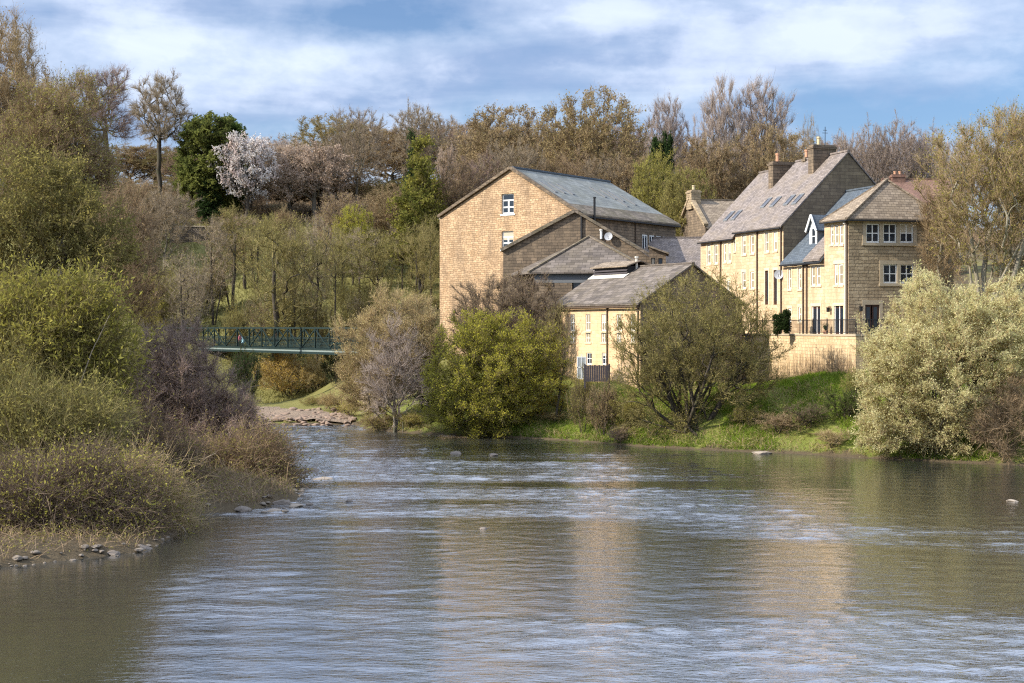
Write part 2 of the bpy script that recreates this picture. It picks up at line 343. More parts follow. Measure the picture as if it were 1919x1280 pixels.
def vnoise(X, Y, s, seed=0):
    r = np.random.RandomState(seed).rand(64, 64); u = X/s; v = Y/s; i = np.floor(u).astype(int); j = np.floor(v).astype(int)
    fu = u-i; fv = v-j; fu = fu*fu*(3-2*fu); fv = fv*fv*(3-2*fv)
    g = lambda a, b: r[a % 64, b % 64]
    return (g(i, j)*(1-fu)+g(i+1, j)*fu)*(1-fv)+(g(i, j+1)*(1-fu)+g(i+1, j+1)*fu)*fv
def ground(X, Y):
    X = np.asarray(X, float); Y = np.asarray(Y, float); shp = X.shape
    x = np.clip(X.ravel(), -150, 150); y = np.clip(Y.ravel(), -60, 470)
    h = np.full(x.shape, RW[-1])
    for c, w in zip(ctrl, RW[:-1]): h += w*np.hypot(x-c[0], y-c[1])
    sd = river_sd(X.ravel(), Y.ravel())
    h = np.maximum(h, .25)
    land = np.minimum(h, .02+.55*np.maximum(sd, 0))+(vnoise(x, y, 3.1, 1)-.5)*.5*np.clip(sd/6, 0, 1)+(vnoise(x, y, .9, 2)-.5)*.16*np.clip(sd/3, 0, 1)
    wat = -np.minimum(1.6, .03-sd*.35)
    return np.where(sd > 0, land, wat).reshape(shp)
def gz(x, y): return float(ground(np.array([x]), np.array([y]))[0])
xs = np.concatenate(([-3000, -1200, -500, -300, -220, -180], np.arange(-150, 150.1, 1.0), [180, 220, 300, 500, 1200, 3000]))
ys = np.concatenate(([-1500, -500, -200, -100], np.arange(-60, 40, 5.), np.arange(40, 240, .8), np.arange(240, 470, 3.), [520, 700, 1200, 2500, 4500]))
GX, GY = np.meshgrid(xs, ys); GZ = ground(GX, GY)
idx = np.arange(GX.size).reshape(GX.shape)
quads = np.stack((idx[:-1, :-1], idx[:-1, 1:], idx[1:, 1:], idx[1:, :-1]), -1).reshape(-1, 4)
def ground_mat():
    m, nt = new_mat('ground_grass_and_soil')
    g = N(nt, 'ShaderNodeNewGeometry').outputs['Position']
    big = noise(nt, g, .09, 5, .6, .5); mid = noise(nt, g, .7, 5, .65); fine = noise(nt, g, 5.0, 5, .7)
    grass = MIX(nt, mid, (.085, .125, .018), (.20, .24, .035))
    grass = MIX(nt, RAMP(nt, fine, ((.35, 0.), (.7, 1.))), grass, (.13, .15, .03))
    dry = N(nt, 'ShaderNodeAttribute', attribute_name='dry').outputs[2]
    grass = MIX(nt, dry, grass, MIX(nt, mid, (.15, .135, .05), (.24, .215, .085)))
    soil = MIX(nt, fine, (.05, .038, .024), (.15, .115, .07))
    sp = N(nt, 'ShaderNodeSeparateXYZ', {0: g})
    at = N(nt, 'ShaderNodeAttribute', attribute_name='soil').outputs[2]
    f = M_(nt, 'ADD', M_(nt, 'MULTIPLY', M_(nt, 'SUBTRACT', mid, .5), 1.2), M_(nt, 'ADD', at, M_(nt, 'MULTIPLY', M_(nt, 'SUBTRACT', big, .5), 1.0)))
    col = MIX(nt, RAMP(nt, f, ((.35, 0.), (.65, 1.))), grass, soil)
    finish(nt, col, .95, M_(nt, 'ADD', fine, mid), .8, .12, .1)
    return m
gm = fast_mesh('ground', np.stack((GX, GY, GZ), -1).reshape(-1, 3), quads, smooth=True)
sdv = river_sd(GX.ravel(), GY.ravel())
soil = np.clip(.9-(sdv-.1)/.8, 0, 1)
soil = np.maximum(soil, np.where((GX.ravel() < -8) & (GY.ravel() < 125), .95, 0))
soil = np.maximum(soil, np.where(GY.ravel() > 225, .75, 0))
soil = np.maximum(soil, np.where((GX.ravel() > 0) & (GY.ravel() > 150), .6, 0))
at = gm.attributes.new('soil', 'FLOAT', 'POINT'); at.data.foreach_set('value', soil.astype(np.float32))
at = gm.attributes.new('dry', 'FLOAT', 'POINT'); at.data.foreach_set('value', np.where(GY.ravel() > 142, .85, np.where(GX.ravel() < -10, .6, .25)).astype(np.float32))
gm.materials.append(ground_mat())
tag(link('ground', gm), kind='structure')

def water_mat():
    m, nt = new_mat('river_water')
    g = N(nt, 'ShaderNodeNewGeometry').outputs['Position']
    def nz(sx, sy, d=3, r=.5, dist=0.):
        mp = N(nt, 'ShaderNodeMapping', {'Vector': g, 'Scale': (sx, sy, 1)}).outputs[0]
        return noise(nt, mp, 1.0, d, r, dist)
    zone = N(nt, 'ShaderNodeAttribute', attribute_name='ripple').outputs[2]
    h = M_(nt, 'ADD', M_(nt, 'MULTIPLY', nz(1.6, 4.2, 4, .6, .4), .5), M_(nt, 'MULTIPLY', nz(4., 9., 3, .55, .3), .2))
    bn = N(nt, 'ShaderNodeBump', {'Height': M_(nt, 'MULTIPLY', h, M_(nt, 'ADD', zone, .12)), 'Strength': 1.0, 'Distance': .10})
    col = MIX(nt, nz(.05, .1, 3), (.033, .033, .028), (.048, .048, .041))
    fr = N(nt, 'ShaderNodeFresnel', {'IOR': 1.40, 'Normal': bn.outputs[0]}).outputs[0]
    fac = M_(nt, 'ADD', M_(nt, 'MULTIPLY', fr, .68), .38, None, True)
    d = N(nt, 'ShaderNodeBsdfDiffuse', {'Color': col})
    gl = N(nt, 'ShaderNodeBsdfGlossy', {'Color': (.96, .97, 1, 1), 'Roughness': .025, 'Normal': bn.outputs[0]})
    N(nt, 'ShaderNodeOutputMaterial', {0: N(nt, 'ShaderNodeMixShader', {0: fac, 1: d.outputs[0], 2: gl.outputs[0]}).outputs[0]}); return m
wx = np.concatenate(([-260., -160, -100, -70, -55], np.arange(-48, 50, .22), [55, 70, 120])); wy = np.concatenate(([-80., -40, 0, 20, 30], np.arange(35, 92, .12), np.arange(92, 142, .17), [146, 150, 160, 180, 200]))
WX, WY = np.meshgrid(wx, wy)
def fbm(X, Y, s, seed, o=4): return sum(vnoise(X, Y, s/2**k, seed+k)*.5**k for k in range(o))/sum(.5**k for k in range(o))
zn = fbm(WX/4.2+.12*WY, WY, 8.5, 31); zn2 = fbm(WX/9, WY, 2.6, 41, 3)
ZONE = np.clip((zn-.40)/.18, 0, 1)*.8+np.clip((zn2-.5)/.25, 0, 1)*.35
ZONE += np.clip((WY-.55*WX-92)/26, 0, 1)*.75                     # the shallow riffle upstream
ZONE *= 1-.75*np.clip((WX+.12*WY-18)/9, 0, 1)*np.clip((108-WY)/6, 0, 1)*np.clip((WY-60)/12, 0, 1)   # the quiet pool on the right
ZONE *= 1-.8*np.clip((-WX-.12*WY-2.5)/4, 0, 1)*np.clip((75-WY)/8, 0, 1)      # still water beside the left bank
still = np.clip((-WX-.12*WY-2.5)/4, 0, 1)*np.clip((75-WY)/8, 0, 1)
ZONE = np.clip(ZONE, .18-.11*still-.08*np.clip((WX+.12*WY-18)/9, 0, 1), 1.3)
rw = np.random.RandomState(5); WH = np.zeros(WX.shape); K = 70
for k in range(K):
    lam = math.exp(rw.uniform(math.log(.42), math.log(2.2))); an = R(90+rw.normal()*48); q = 2*math.pi/lam
    WH += .115*lam/(2*math.pi)*math.sqrt(2/K)*np.sin(q*(WX*math.cos(an)+WY*math.sin(an))+rw.rand()*6.28)
WH *= .55+.9*fbm(WX, WY*1.6, 3.0, 61, 2)
edge = np.clip((WX+47)/3, 0, 1)*np.clip((49-WX)/3, 0, 1)*np.clip((WY-36)/2, 0, 1)*np.clip((141-WY)/3, 0, 1)
WH *= ZONE*edge
wi = np.arange(WX.size).reshape(WX.shape)
wm = fast_mesh('river_water', np.stack((WX, WY, WH), -1).reshape(-1, 3), np.stack((wi[:-1, :-1], wi[:-1, 1:], wi[1:, 1:], wi[1:, :-1]), -1).reshape(-1, 4), smooth=True)
at = wm.attributes.new('ripple', 'FLOAT', 'POINT'); at.data.foreach_set('value', ZONE.ravel().astype(np.float32))
wm.materials.append(water_mat()); tag(link('river_water', wm), kind='structure')
# ------------------------------------------------------------------ building parts
def clip_poly(poly, a, b, c):       # keep a*x+b*y <= c
    out = []
    for i in range(len(poly)):
        p, q = poly[i], poly[(i+1) % len(poly)]
        dp, dq = a*p[0]+b*p[1]-c, a*q[0]+b*q[1]-c
        if dp <= 1e-9: out.append(p)
        if (dp < -1e-9 and dq > 1e-9) or (dp > 1e-9 and dq < -1e-9):
            k = dp/(dp-dq); out.append((p[0]+(q[0]-p[0])*k, p[1]+(q[1]-p[1])*k))
    return out
class Panel:
    """a wall plane: origin, direction, outward normal (plan); s runs along it"""
    def __init__(s, o, d, n): s.o = np.array(o[:2], float); s.d = np.array(d, float); s.n = np.array(n, float)
    def w(s, u, z, out=0.0):
        p = s.o+s.d*u+s.n*out; return np.array((p[0], p[1], z))
    def wall(s, mb, poly, holes=(), depth=.2, mi=0, umark=0.0):
        us = sorted({p[0] for p in poly} | {h[0] for h in holes} | {h[1] for h in holes}); zs = sorted({p[1] for p in poly} | {h[2] for h in holes} | {h[3] for h in holes})
        us = [us[0]]+[u for a, u in zip(us, us[1:]) if u-a > 1e-6]; zs = [zs[0]]+[z for a, z in zip(zs, zs[1:]) if z-a > 1e-6]
        flip = np.cross(np.append(s.d, 0), (0, 0, 1)) @ np.append(s.n, 0) < 0
        def put(pl):
            pts = [s.w(u, z) for u, z in pl]; uv = [(u+umark, z) for u, z in pl]
            if flip: pts, uv = pts[::-1], uv[::-1]
            mb.face(pts, uv, mi)
        for u0, u1 in zip(us, us[1:]):
            for z0, z1 in zip(zs, zs[1:]):
                uc, zc = (u0+u1)/2, (z0+z1)/2
                if any(h[0] < uc < h[1] and h[2] < zc < h[3] for h in holes): continue
                pl = clip_poly(clip_poly(clip_poly(clip_poly(list(poly), 1, 0, u1), -1, 0, -u0), 0, 1, z1), 0, -1, -z0)
                if len(pl) > 2: put(pl)
        for a, b, c, e in holes:
            for q in (((a, c), (b, c)), ((b, c), (b, e)), ((b, e), (a, e)), ((a, e), (a, c))):
                (u0, z0), (u1, z1) = q
                pts = [s.w(u0, z0), s.w(u1, z1), s.w(u1, z1, -depth), s.w(u0, z0, -depth)]
                mb.face(pts, [(u0+z0, 0), (u1+z1, 0), (u1+z1, depth), (u0+z0, depth)], mi)
    def bar(s, mb, u0, u1, z0, z1, o0, o1, mi=0):
        cs = [s.w(u0, z0, o0), s.w(u1, z0, o0), s.w(u1, z0, o1), s.w(u0, z0, o1)]
        if np.cross(np.append(s.d, 0), np.append(s.n, 0))[2] < 0: cs = cs[::-1]
        mb.hexa(cs+[c+np.array((0, 0, z1-z0)) for c in cs], mi)
WN = [0]; BLIND = plain_mat('cream_blind', (.50, .44, .34), .9, .1)
def add_window(pn, par, hole, frame=.085, cols=2, rows=2, bar=.045, mat=None, glass=None, name='window', surround=None, sill=None, depth=.2, top_light=False, inset=.11):
    u0, u1, z0, z1 = hole; mb = MB(); i0, i1 = -inset-.05, -inset
    e = .003
    pn.bar(mb, u0+e, u1-e, z1-frame, z1-e, i0, i1); pn.bar(mb, u0+e, u1-e, z0+e, z0+frame*1.25, i0, i1)
    pn.bar(mb, u0+e, u0+frame, z0+frame*1.25, z1-frame, i0, i1); pn.bar(mb, u1-frame, u1-e, z0+frame*1.25, z1-frame, i0, i1)
    if top_light:
        zt = z0+(z1-z0)*.68; pn.bar(mb, u0+frame, u1-frame, zt-.07, zt+.07, i0+.004, i1-.004)
    for k in range(1, cols):
        u = u0+(u1-u0)*k/cols; pn.bar(mb, u-bar, u+bar, z0+frame*1.25, (z1-frame) if not top_light else zt-.07, i0+.01, i1-.01)
    for k in range(1, rows):
        z = z0+((z1 if not top_light else zt)-z0)*k/rows; pn.bar(mb, u0+frame, u1-frame, z-bar*.8, z+bar*.8, i0+.014, i1-.014)
    w = mb.build(name, mat or WHITE, par)
    g = MB(); pn.bar(g, u0+e, u1-e, z0+e, z1-e, -depth+.01, i0+.02); g.build('pane', glass or GLASS, w)
    WN[0] += 1
    if WN[0] % 3 == 0 and z1-z0 > .9:
        bl = MB(); pn.bar(bl, u0+frame, u1-frame, z1-(z1-z0)*(.28+.2*(WN[0] % 2)), z1-frame, i0-.004, i0+.03); bl.build('blind', BLIND, w)
    if surround is not None:
        m, wd, out = surround; sb = MB()
        pn.bar(sb, u0-wd, u1+wd, z1, z1+wd*1.5, -.02, out); pn.bar(sb, u0-wd, u0, z0, z1, -.02, out-.004); pn.bar(sb, u1, u1+wd, z0, z1, -.02, out-.004)
        sb.build('surround', m, w)
    if sill is not None:
        sb = MB(); pn.bar(sb, u0-.14, u1+.14, z0-.16, z0, -.05, .07); sb.build('sill', sill, w)
    return w
def add_door(pn, par, hole, mat=None, leaves=2, white=True, surround=None):
    u0, u1, z0, z1 = hole; e = .003; mb = MB()
    wd = (u1-u0)/leaves
    for k in range(leaves):
        a, b = u0+wd*k+(.05 if k else e), u0+wd*(k+1)-(.05 if k < leaves-1 else e)
        pn.bar(mb, a, b, z0+e, z1-e, -.16, -.1)
    d = mb.build('door', mat or DOORM, par)
    if white:
        f = MB()
        for k in range(1, leaves): pn.bar(f, u0+wd*k-.05, u0+wd*k+.05, z0+.01, z1-.01, -.17, -.08)
        pn.bar(f, u1-.1, u1-e, z0+.01, z1-.01, -.095, -.06); f.build('frame', WHITE, d)
    g = MB()
    for k in range(leaves): pn.bar(g, u0+wd*k+.16, u0+wd*(k+1)-.16, z0+.3, z1-.2, -.1, -.085)
    g.build('pane', GLASS, d)
    if surround is not None:
        m, w_, out = surround; sb = MB()
        pn.bar(sb, u0-w_, u1+w_, z1, z1+w_*1.4, -.02, out); pn.bar(sb, u0-w_, u0, z0, z1, -.02, out-.004); pn.bar(sb, u1, u1+w_, z0, z1, -.02, out-.004)
        sb.build('surround', m, d)
    return d
def add_pipe(pn, par, u, z0, z1, mat=None, r=.06):
    mb = MB(); mb.beam(pn.w(u, z0, .09), pn.w(u, z1, .09), r*2, k=6)
    pn.bar(mb, u-.12, u+.12, z1, z1+.25, .01, .22); mb.build('downpipe', mat or PIPE, par)
def add_gutter(A, B, par, mat=None, w=.13, drop=.12):
    mb = MB(); A = np.array(A); B = np.array(B); mb.beam(A-(0, 0, drop), B-(0, 0, drop), w, .12); mb.build('gutter', mat or PIPE, par)
def chimney(F, par, t0, t1, d0, d1, z0, z1, mat, pots=(), cap=None):
    mb = MB(); mb.box(F, t0, t1, d0, d1, z0, z1-.35); mb.box(F, t0-.08, t1+.08, d0-.08, d1+.08, z1-.35, z1-.17); mb.box(F, t0+.02, t1-.02, d0+.02, d1-.02, z1-.17, z1)
    c = mb.build('chimney', [mat], par)
    for t, d, h, m in pots:
        b = MB(); p = F.w(t, d, z1)
        k = 8; prof = ((.17, 0), (.15, h*.75), (.19, h*.8), (.18, h))
        for (r0, h0), (r1, h1) in zip(prof, prof[1:]):
            for i in range(k):
                a, q = 2*math.pi*i/k, 2*math.pi*(i+1)/k
                b.face([p+(r0*math.cos(a), r0*math.sin(a), h0), p+(r0*math.cos(q), r0*math.sin(q), h0), p+(r1*math.cos(q), r1*math.sin(q), h1), p+(r1*math.cos(a), r1*math.sin(a), h1)])
        b.build('chimney_pot', m, c)
    return c
def gable_house(F, par, t0, t1, depth, zb, ze, zr, wall_mat, roof_mat, ridge_at=None, gable_mat=None, gable_holes=(), facade_holes=(), over_e=.3, over_g=.12, th=.16, back_ze=None, gable_poly_bottom=None, ridge_mat=None):
    """facade along a at d=0 (holes), gable at t0 (holes), roof ridge along a"""
    ridge_at = ridge_at or depth/2; back_ze = back_ze if back_ze is not None else zr-(zr-ze)*(depth-ridge_at)/ridge_at
    fac = Panel(F.w(t0, 0, 0), F.a, -F.b); gab = Panel(F.w(t0, 0, 0), F.b, -F.a)
    mb = MB(); L = t1-t0
    fac.wall(mb, [(0, zb), (L, zb), (L, ze), (0, ze)], facade_holes)
    mb.build('wall', wall_mat, par)
    m2 = MB(); gp = [(0, zb), (depth, zb), (depth, back_ze), (ridge_at, zr), (0, ze)]
    gab.wall(m2, gp, gable_holes); m2.build('gable_wall', gable_mat or wall_mat, par)
    m3 = MB()
    bk = Panel(F.w(t0, depth, 0), F.a, F.b); bk.wall(m3, [(0, zb), (L, zb), (L, back_ze), (0, back_ze)])
    eg = Panel(F.w(t1, 0, 0), F.b, F.a); eg.wall(m3, gp); m3.build('rear_wall', gable_mat or wall_mat, par)
    s1 = (zr-ze)/ridge_at; s2 = (zr-back_ze)/(depth-ridge_at); oe = over_e; og = over_g; up = .05+th
    rb = MB()
    rb.slab([F.w(t0-og, -oe, ze-s1*oe+up), F.w(t1+og, -oe, ze-s1*oe+up), F.w(t1+og, ridge_at, zr+up), F.w(t0-og, ridge_at, zr+up)], th)
    rb.slab([F.w(t0-og, ridge_at+.002, zr+up), F.w(t1+og, ridge_at+.002, zr+up), F.w(t1+og, depth+oe, back_ze-s2*oe+up), F.w(t0-og, depth+oe, back_ze-s2*oe+up)], th)
    roof = rb.build('roof', roof_mat, par)
    rr = MB(); rr.beam(F.w(t0-og, ridge_at, zr+up+.02), F.w(t1+og, ridge_at, zr+up+.02), .28, .14); rr.build('ridge_tiles', ridge_mat or roof_mat, roof)
    return fac, gab, roof
def roof_window(F, roof, x, y, z0, slope, w=.78, h=1.25, name='skylight'):
    t, d = F.plane_hit(x, y, z0, slope); c = math.sqrt(1+slope*slope)
    def pt(tt, dd, up): return F.w(tt, dd, z0+slope*dd+up)
    dh = h/c/2; mb = MB(); g = MB()
    def blk(m, a, b, e, f, lo, hi):
        cs = [pt(a, e, lo), pt(b, e, lo), pt(b, f, lo), pt(a, f, lo)]; cs2 = [pt(a, e, hi), pt(b, e, hi), pt(b, f, hi), pt(a, f, hi)]
        if np.cross(cs[1]-cs[0], cs[2]-cs[0])[2] < 0: cs, cs2 = cs[::-1], cs2[::-1]
        m.hexa(cs+cs2)
    blk(mb, t-w/2, t+w/2, d-dh, d-dh+.09, -.02, .10); blk(mb, t-w/2, t+w/2, d+dh-.09, d+dh, -.02, .10)
    blk(mb, t-w/2, t-w/2+.08, d-dh+.09, d+dh-.09, -.02, .10); blk(mb, t+w/2-.08, t+w/2, d-dh+.09, d+dh-.09, -.02, .10)
    s = mb.build(name, LEADM, roof); blk(g, t-w/2+.08, t+w/2-.08, d-dh+.09, d+dh-.09, -.02, .07); g.build('pane', SKYGL, s)
    return s
SKYGL = glass_mat('skylight_glass', (.06, .058, .065), .3)
def base_of(F, t0, t1, depth):
    p = F.w((t0+t1)/2, depth/2, 0); return (p[0], p[1], gz(p[0], p[1]))

# ------------------------------------------------------------------ the end house with the hipped roof
Z0 = 8.32
def px_hole(pn_frame, x0, x1, y0, y1, off=0.0):
    a = pn_frame.hit(x0, (y0+y1)/2)[0]; b = pn_frame.hit(x1, (y0+y1)/2)[0]; xm = (x0+x1)/2
    zt = pn_frame.hit(xm, y0)[1]; zb = pn_frame.hit(xm, y1)[1]
    return (min(a, b)-off, max(a, b)-off, zb, zt)
t_end = TF.hit(1545, 0)[0]; t_gab = TF.hit(1468, 0)[0]; t_step = TF.hit(1378, 0)[0]; t_far = TF.hit(1313, 0)[0]; t_val = TF.hit(1512, 0)[0]
EW = 8.0; eze = TF.hit(1590, 409)[1]
FF = Frame(TF.o, 78, -12)           # the end house's front wall
root = thing('end_house', (TF.o[0], TF.o[1], 6.0), 'square stone house with hipped roof and white sash windows above the retaining wall corner', 'house', 'stone riverside houses')
front = Panel(FF.o, FF.a, -FF.b); side = Panel(TF.o, TF.a, -TF.b)
trip = [px_hole(FF, a, b, 418, 454) for a, b in ((1623, 1648), (1655, 1680), (1686.5, 1711.5))]
dbl = [px_hole(FF, a, b, 494, 530) for a, b in ((1655, 1681), (1687, 1712))]
dr = px_hole(FF, 1621, 1648, 570, 630); dr = (dr[0], dr[1], Z0, dr[3])
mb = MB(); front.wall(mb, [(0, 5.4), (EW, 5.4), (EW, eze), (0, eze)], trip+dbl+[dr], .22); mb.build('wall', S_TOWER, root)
sh = [px_hole(TF, a, b, 421, 457) for a, b in ((1556, 1562), (1564.5, 1571), (1573.5, 1580))]+[px_hole(TF, a, b, 494, 533) for a, b in ((1564, 1569.5), (1572, 1580))]
fd = px_hole(TF, 1563, 1581, 572, 628); fd = (fd[0], fd[1], Z0, fd[3])
mb = MB(); side.wall(mb, [(0, 5.4), (t_end, 5.4), (t_end, eze), (0, eze)], sh+[fd]); mb.build('side_wall', S_FACE, root)
cA, cB = FF.w(EW, 0, 0)[:2], FF.w(EW, 0, 0)[:2]+TF.a*t_end
mb = MB()
Panel(cA, TF.a, -FF.b*0+np.array((TF.b[0], TF.b[1]))).wall(mb, [(0, 5.4), (t_end, 5.4), (t_end, eze), (0, eze)])
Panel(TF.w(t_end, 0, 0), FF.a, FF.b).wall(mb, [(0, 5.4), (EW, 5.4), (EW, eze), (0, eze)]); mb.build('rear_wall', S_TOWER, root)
for h in trip+dbl: add_window(front, root, h, .1, 2, 2, .045, sill=None, inset=.07)
for grp, nm in ((trip, 1), (dbl, 2)):
    sb = MB(); u0, u1, z0, z1 = grp[0][0], grp[-1][1], grp[0][2], grp[0][3]
    front.bar(sb, u0-.3, u1+.3, z1, z1+.3, -.02, .05); front.bar(sb, u0-.36, u1+.36, z0-.22, z0, -.02, .1)
    front.bar(sb, u0-.3, u0, z0, z1, -.02, .046); front.bar(sb, u1, u1+.3, z0, z1, -.02, .046)
    for a, b in zip(grp, grp[1:]): front.bar(sb, a[1]+.002, b[0]-.002, z0, z1, -.02, .046)
    sb.build('window_surround', S_TRIM, root)
for h in sh: add_window(side, root, h, .1, 1, 2, .045, glass=GLASS_W, sill=S_PALE, inset=.05)
for a, b, z, hh in ((sh[2][0]-.2, sh[0][1]+.2, sh[0][3], .3), (sh[4][0]-.2, sh[3][1]+.2, sh[3][3], .3)):
    sb = MB(); side.bar(sb, a, b, z, z+hh, -.02, .04); sb.build('lintel', S_PALE, root)
sb = MB(); side.bar(sb, 0.002, t_end-.002, eze-.32, eze-.06, -.02, .05); sb.build('cornice', S_PALE, root)
add_door(side, root, fd, surround=(S_PALE, .16, .04)); add_door(front, root, dr, leaves=2, white=False, surround=(S_TRIM, .26, .05))
add_pipe(side, root, .12, 6, eze-.4); add_pipe(side, root, .34, 6, eze-.4, PIPEW)
def v3(p, z): return np.array((p[0], p[1], z))
o_ = .38
e = [TF.o-FF.a*o_-TF.a*o_, cA+FF.a*o_-TF.a*o_, cB+FF.a*o_+TF.a*.1, TF.o+TF.a*(t_end+.1)-FF.a*o_]
apx = FF.w(3.9, 1.75, 0)[:2]; q = P(1661, 335, apx[1]); apx = np.array((q[0], q[1])); za = q[2]; zl = eze-.02
rb = MB()
for i in range(4):
    a, b = e[i], e[(i+1) % 4]; rb.face([v3(a, zl+.02), v3(b, zl+.02), v3(apx, za)]); rb.face([v3(a, zl-.12), v3(b, zl-.12), v3(b, zl+.02), v3(a, zl+.02)])
rb.face([v3(p, zl-.12) for p in e[::-1]])
roof = rb.build('roof', R_HIP, root)
rb = MB()
for i in range(4): rb.beam(v3(e[i], zl+.04), v3(apx, za+.02), .3, .12)
rb.build('hip_tiles', LEADM if False else R_HIP, roof)
add_gutter(v3(e[0], zl), v3(e[1], zl), root, BLACK); add_gutter(v3(e[0], zl), v3(e[3], zl), root, BLACK)

# ------------------------------------------------------------------ the low link house with the dormer
lze = TF.hit(1470, 490)[1]; lzr = 20.6
root = thing('link_house', base_of(TF, t_end, t_gab, 12), 'low house with blue slate roof and white dormer, between hipped house and tall terrace', 'house', 'stone riverside houses')
holes = [px_hole(TF, a, b, y0, y1) for a, b, y0, y1 in ((1477.5, 1483, 502, 541), (1496, 1502, 502, 541), (1520.5, 1528, 499, 534), (1530.5, 1538, 499, 534), (1477.5, 1483, 577, 603), (1496.5, 1502, 574, 602))]
fdl = px_hole(TF, 1521.5, 1538, 573, 628); fdl = (fdl[0], fdl[1], Z0, fdl[3])
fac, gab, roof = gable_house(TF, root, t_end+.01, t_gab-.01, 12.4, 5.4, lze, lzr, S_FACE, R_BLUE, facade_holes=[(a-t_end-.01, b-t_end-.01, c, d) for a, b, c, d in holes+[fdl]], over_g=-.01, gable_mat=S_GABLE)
for h in holes: add_window(fac, root, (h[0]-t_end-.01, h[1]-t_end-.01, h[2], h[3]), .1, 1, 2, .045, glass=GLASS_W, sill=S_PALE, inset=.05, surround=(S_PALE, .16, .03))
add_door(fac, root, (fdl[0]-t_end-.01, fdl[1]-t_end-.01, fdl[2], fdl[3]), surround=(S_PALE, .18, .04))
add_pipe(fac, root, TF.hit(1513, 560)[0]-t_end, 6.5, lze-.5); add_pipe(fac, root, TF.hit(1506.5, 560)[0]-t_end, 6.5, lze-.4)
sl = (lzr-lze)/6.2
# the nearer strip of roof lies lower and is purple
rb = MB(); rb.slab([TF.w(t_end+.1, -.4, lze-sl*.4+.4), TF.w(t_val, -.4, lze-sl*.4+.4), TF.w(t_val, 2.6, lze+sl*2.6+.4), TF.w(t_end+.1, 2.6, lze+sl*2.6+.4)], .17); rb.build('lean_to_roof', R_PURPLE, root)
add_gutter(TF.w(t_end, -.38, lze-.2), TF.w(t_gab, -.38, lze-.2), root, BLACK)
# dormer
DT0, DT1, DD = 6.9, 8.15, 1.25
zb_ = lze+sl*DD; ze_ = zb_+1.55; zp = ze_+1.0
dm = Panel(TF.w(DT0, DD, 0), TF.a, -TF.b); w_ = DT1-DT0
mb = MB(); dm.wall(mb, [(0, zb_), (w_, zb_), (w_, ze_), (w_/2, zp), (0, ze_)], [(.3, w_-.3, zb_+.15, ze_)], .1); dor = mb.build('dormer', WHITE, root)
add_window(dm, dor, (.3, w_-.3, zb_+.15, ze_), .08, 1, 2, .04, inset=.04, depth=.1, name='dormer_window')
mb = MB()
for t, sg in ((DT0, -1), (DT1, 1)):
    pn = Panel(TF.w(t, DD, 0), TF.b, TF.a*sg); pn.wall(mb, [(0, zb_), (1.55/sl, ze_), (0, ze_)])
mb.build('dormer_cheek', LEADM, dor)
mb = MB(); tm = (DT0+DT1)/2
for a, b in ((DT0-.2, tm), (tm, DT1+.2)):
    za1, zb1 = (ze_-.2, zp+.12) if a < tm-.01 else (zp+.12, ze_-.2)
    mb.slab([TF.w(a, DD-.2, za1), TF.w(b, DD-.2, zb1), TF.w(b, DD+2.7, zb1), TF.w(a, DD+2.7, za1)], .1)
mb.build('dormer_roof', R_BLUE, dor)
mb = MB()
for a, b in ((DT0-.24, tm), (tm, DT1+.24)):
    za1, zb1 = (ze_-.3, zp+.08) if a < tm-.01 else (zp+.08, ze_-.3)
    mb.beam(TF.w(a, DD-.24, za1), TF.w(b, DD-.24, zb1), .07, .2)
mb.build('bargeboard', WHITE, dor)

# ------------------------------------------------------------------ the tall terrace: nearer and farther house
GF = 12.7; nze = TF.hit(1468, 420)[1]; nzr = 24.1
root = thing('terrace_house', base_of(TF, t_gab, t_step, GF), 'tallest honey stone house with dark blank gable, purple slate roof and two roof stacks', 'house', 'stone riverside houses')
holes = [px_hole(TF, a, b, y0, y1) for a, b, y0, y1 in ((1391, 1398, 441, 476), (1406.5, 1413.5, 440, 474), (1434, 1440.5, 435, 471), (1450, 1456.5, 434, 469), (1391, 1398, 509, 540), (1406.5, 1413.5, 508, 540))]
doors = [px_hole(TF, a, b, y0, y1) for a, b, y0, y1 in ((1434, 1440, 506, 570), (1450, 1456.5, 505, 570))]
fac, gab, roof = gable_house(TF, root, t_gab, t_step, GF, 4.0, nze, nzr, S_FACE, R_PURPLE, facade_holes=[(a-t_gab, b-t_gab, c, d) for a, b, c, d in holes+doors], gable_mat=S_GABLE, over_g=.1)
for h in holes: add_window(fac, root, (h[0]-t_gab, h[1]-t_gab, h[2], h[3]), .1, 1, 2, .045, glass=GLASS_W, sill=S_PALE, inset=.05, surround=(S_PALE, .16, .03))
for h in doors: add_door(fac, root, (h[0]-t_gab, h[1]-t_gab, h[2], h[3]), leaves=1, white=False, surround=(S_PALE, .16, .03))
for x in (1466, 1421): add_pipe(fac, root, TF.hit(x, 500)[0]-t_gab+.1, 5, nze-.5)
add_gutter(TF.w(t_gab, -.32, nze-.15), TF.w(t_step, -.32, nze-.15), root, BLACK)
chimney(TF, root, 13.2, 14.1, 4.6, 6.9, 21, 25.15, S_DARK, [(13.65, 5.4, .75, POTB)])
mb = MB(); p = TF.w(13.9, 6.2, 25.1); mb.beam(p, p+(0, 0, 1.75), .05); mb.beam(p+(-.25, 0, 1.2), p+(.25, .1, 1.2), .04); mb.beam(p+(-.18, 0, 1.45), p+(.18, .1, 1.45), .04); mb.build('aerial', BLACK, root)
chimney(TF, root, 17.2, 17.65, 6.1, 6.6, 23.9, 24.5, S_GABLE, [(17.4, 6.35, .7, POT)])
nsl = (nzr-nze)/(GF/2)
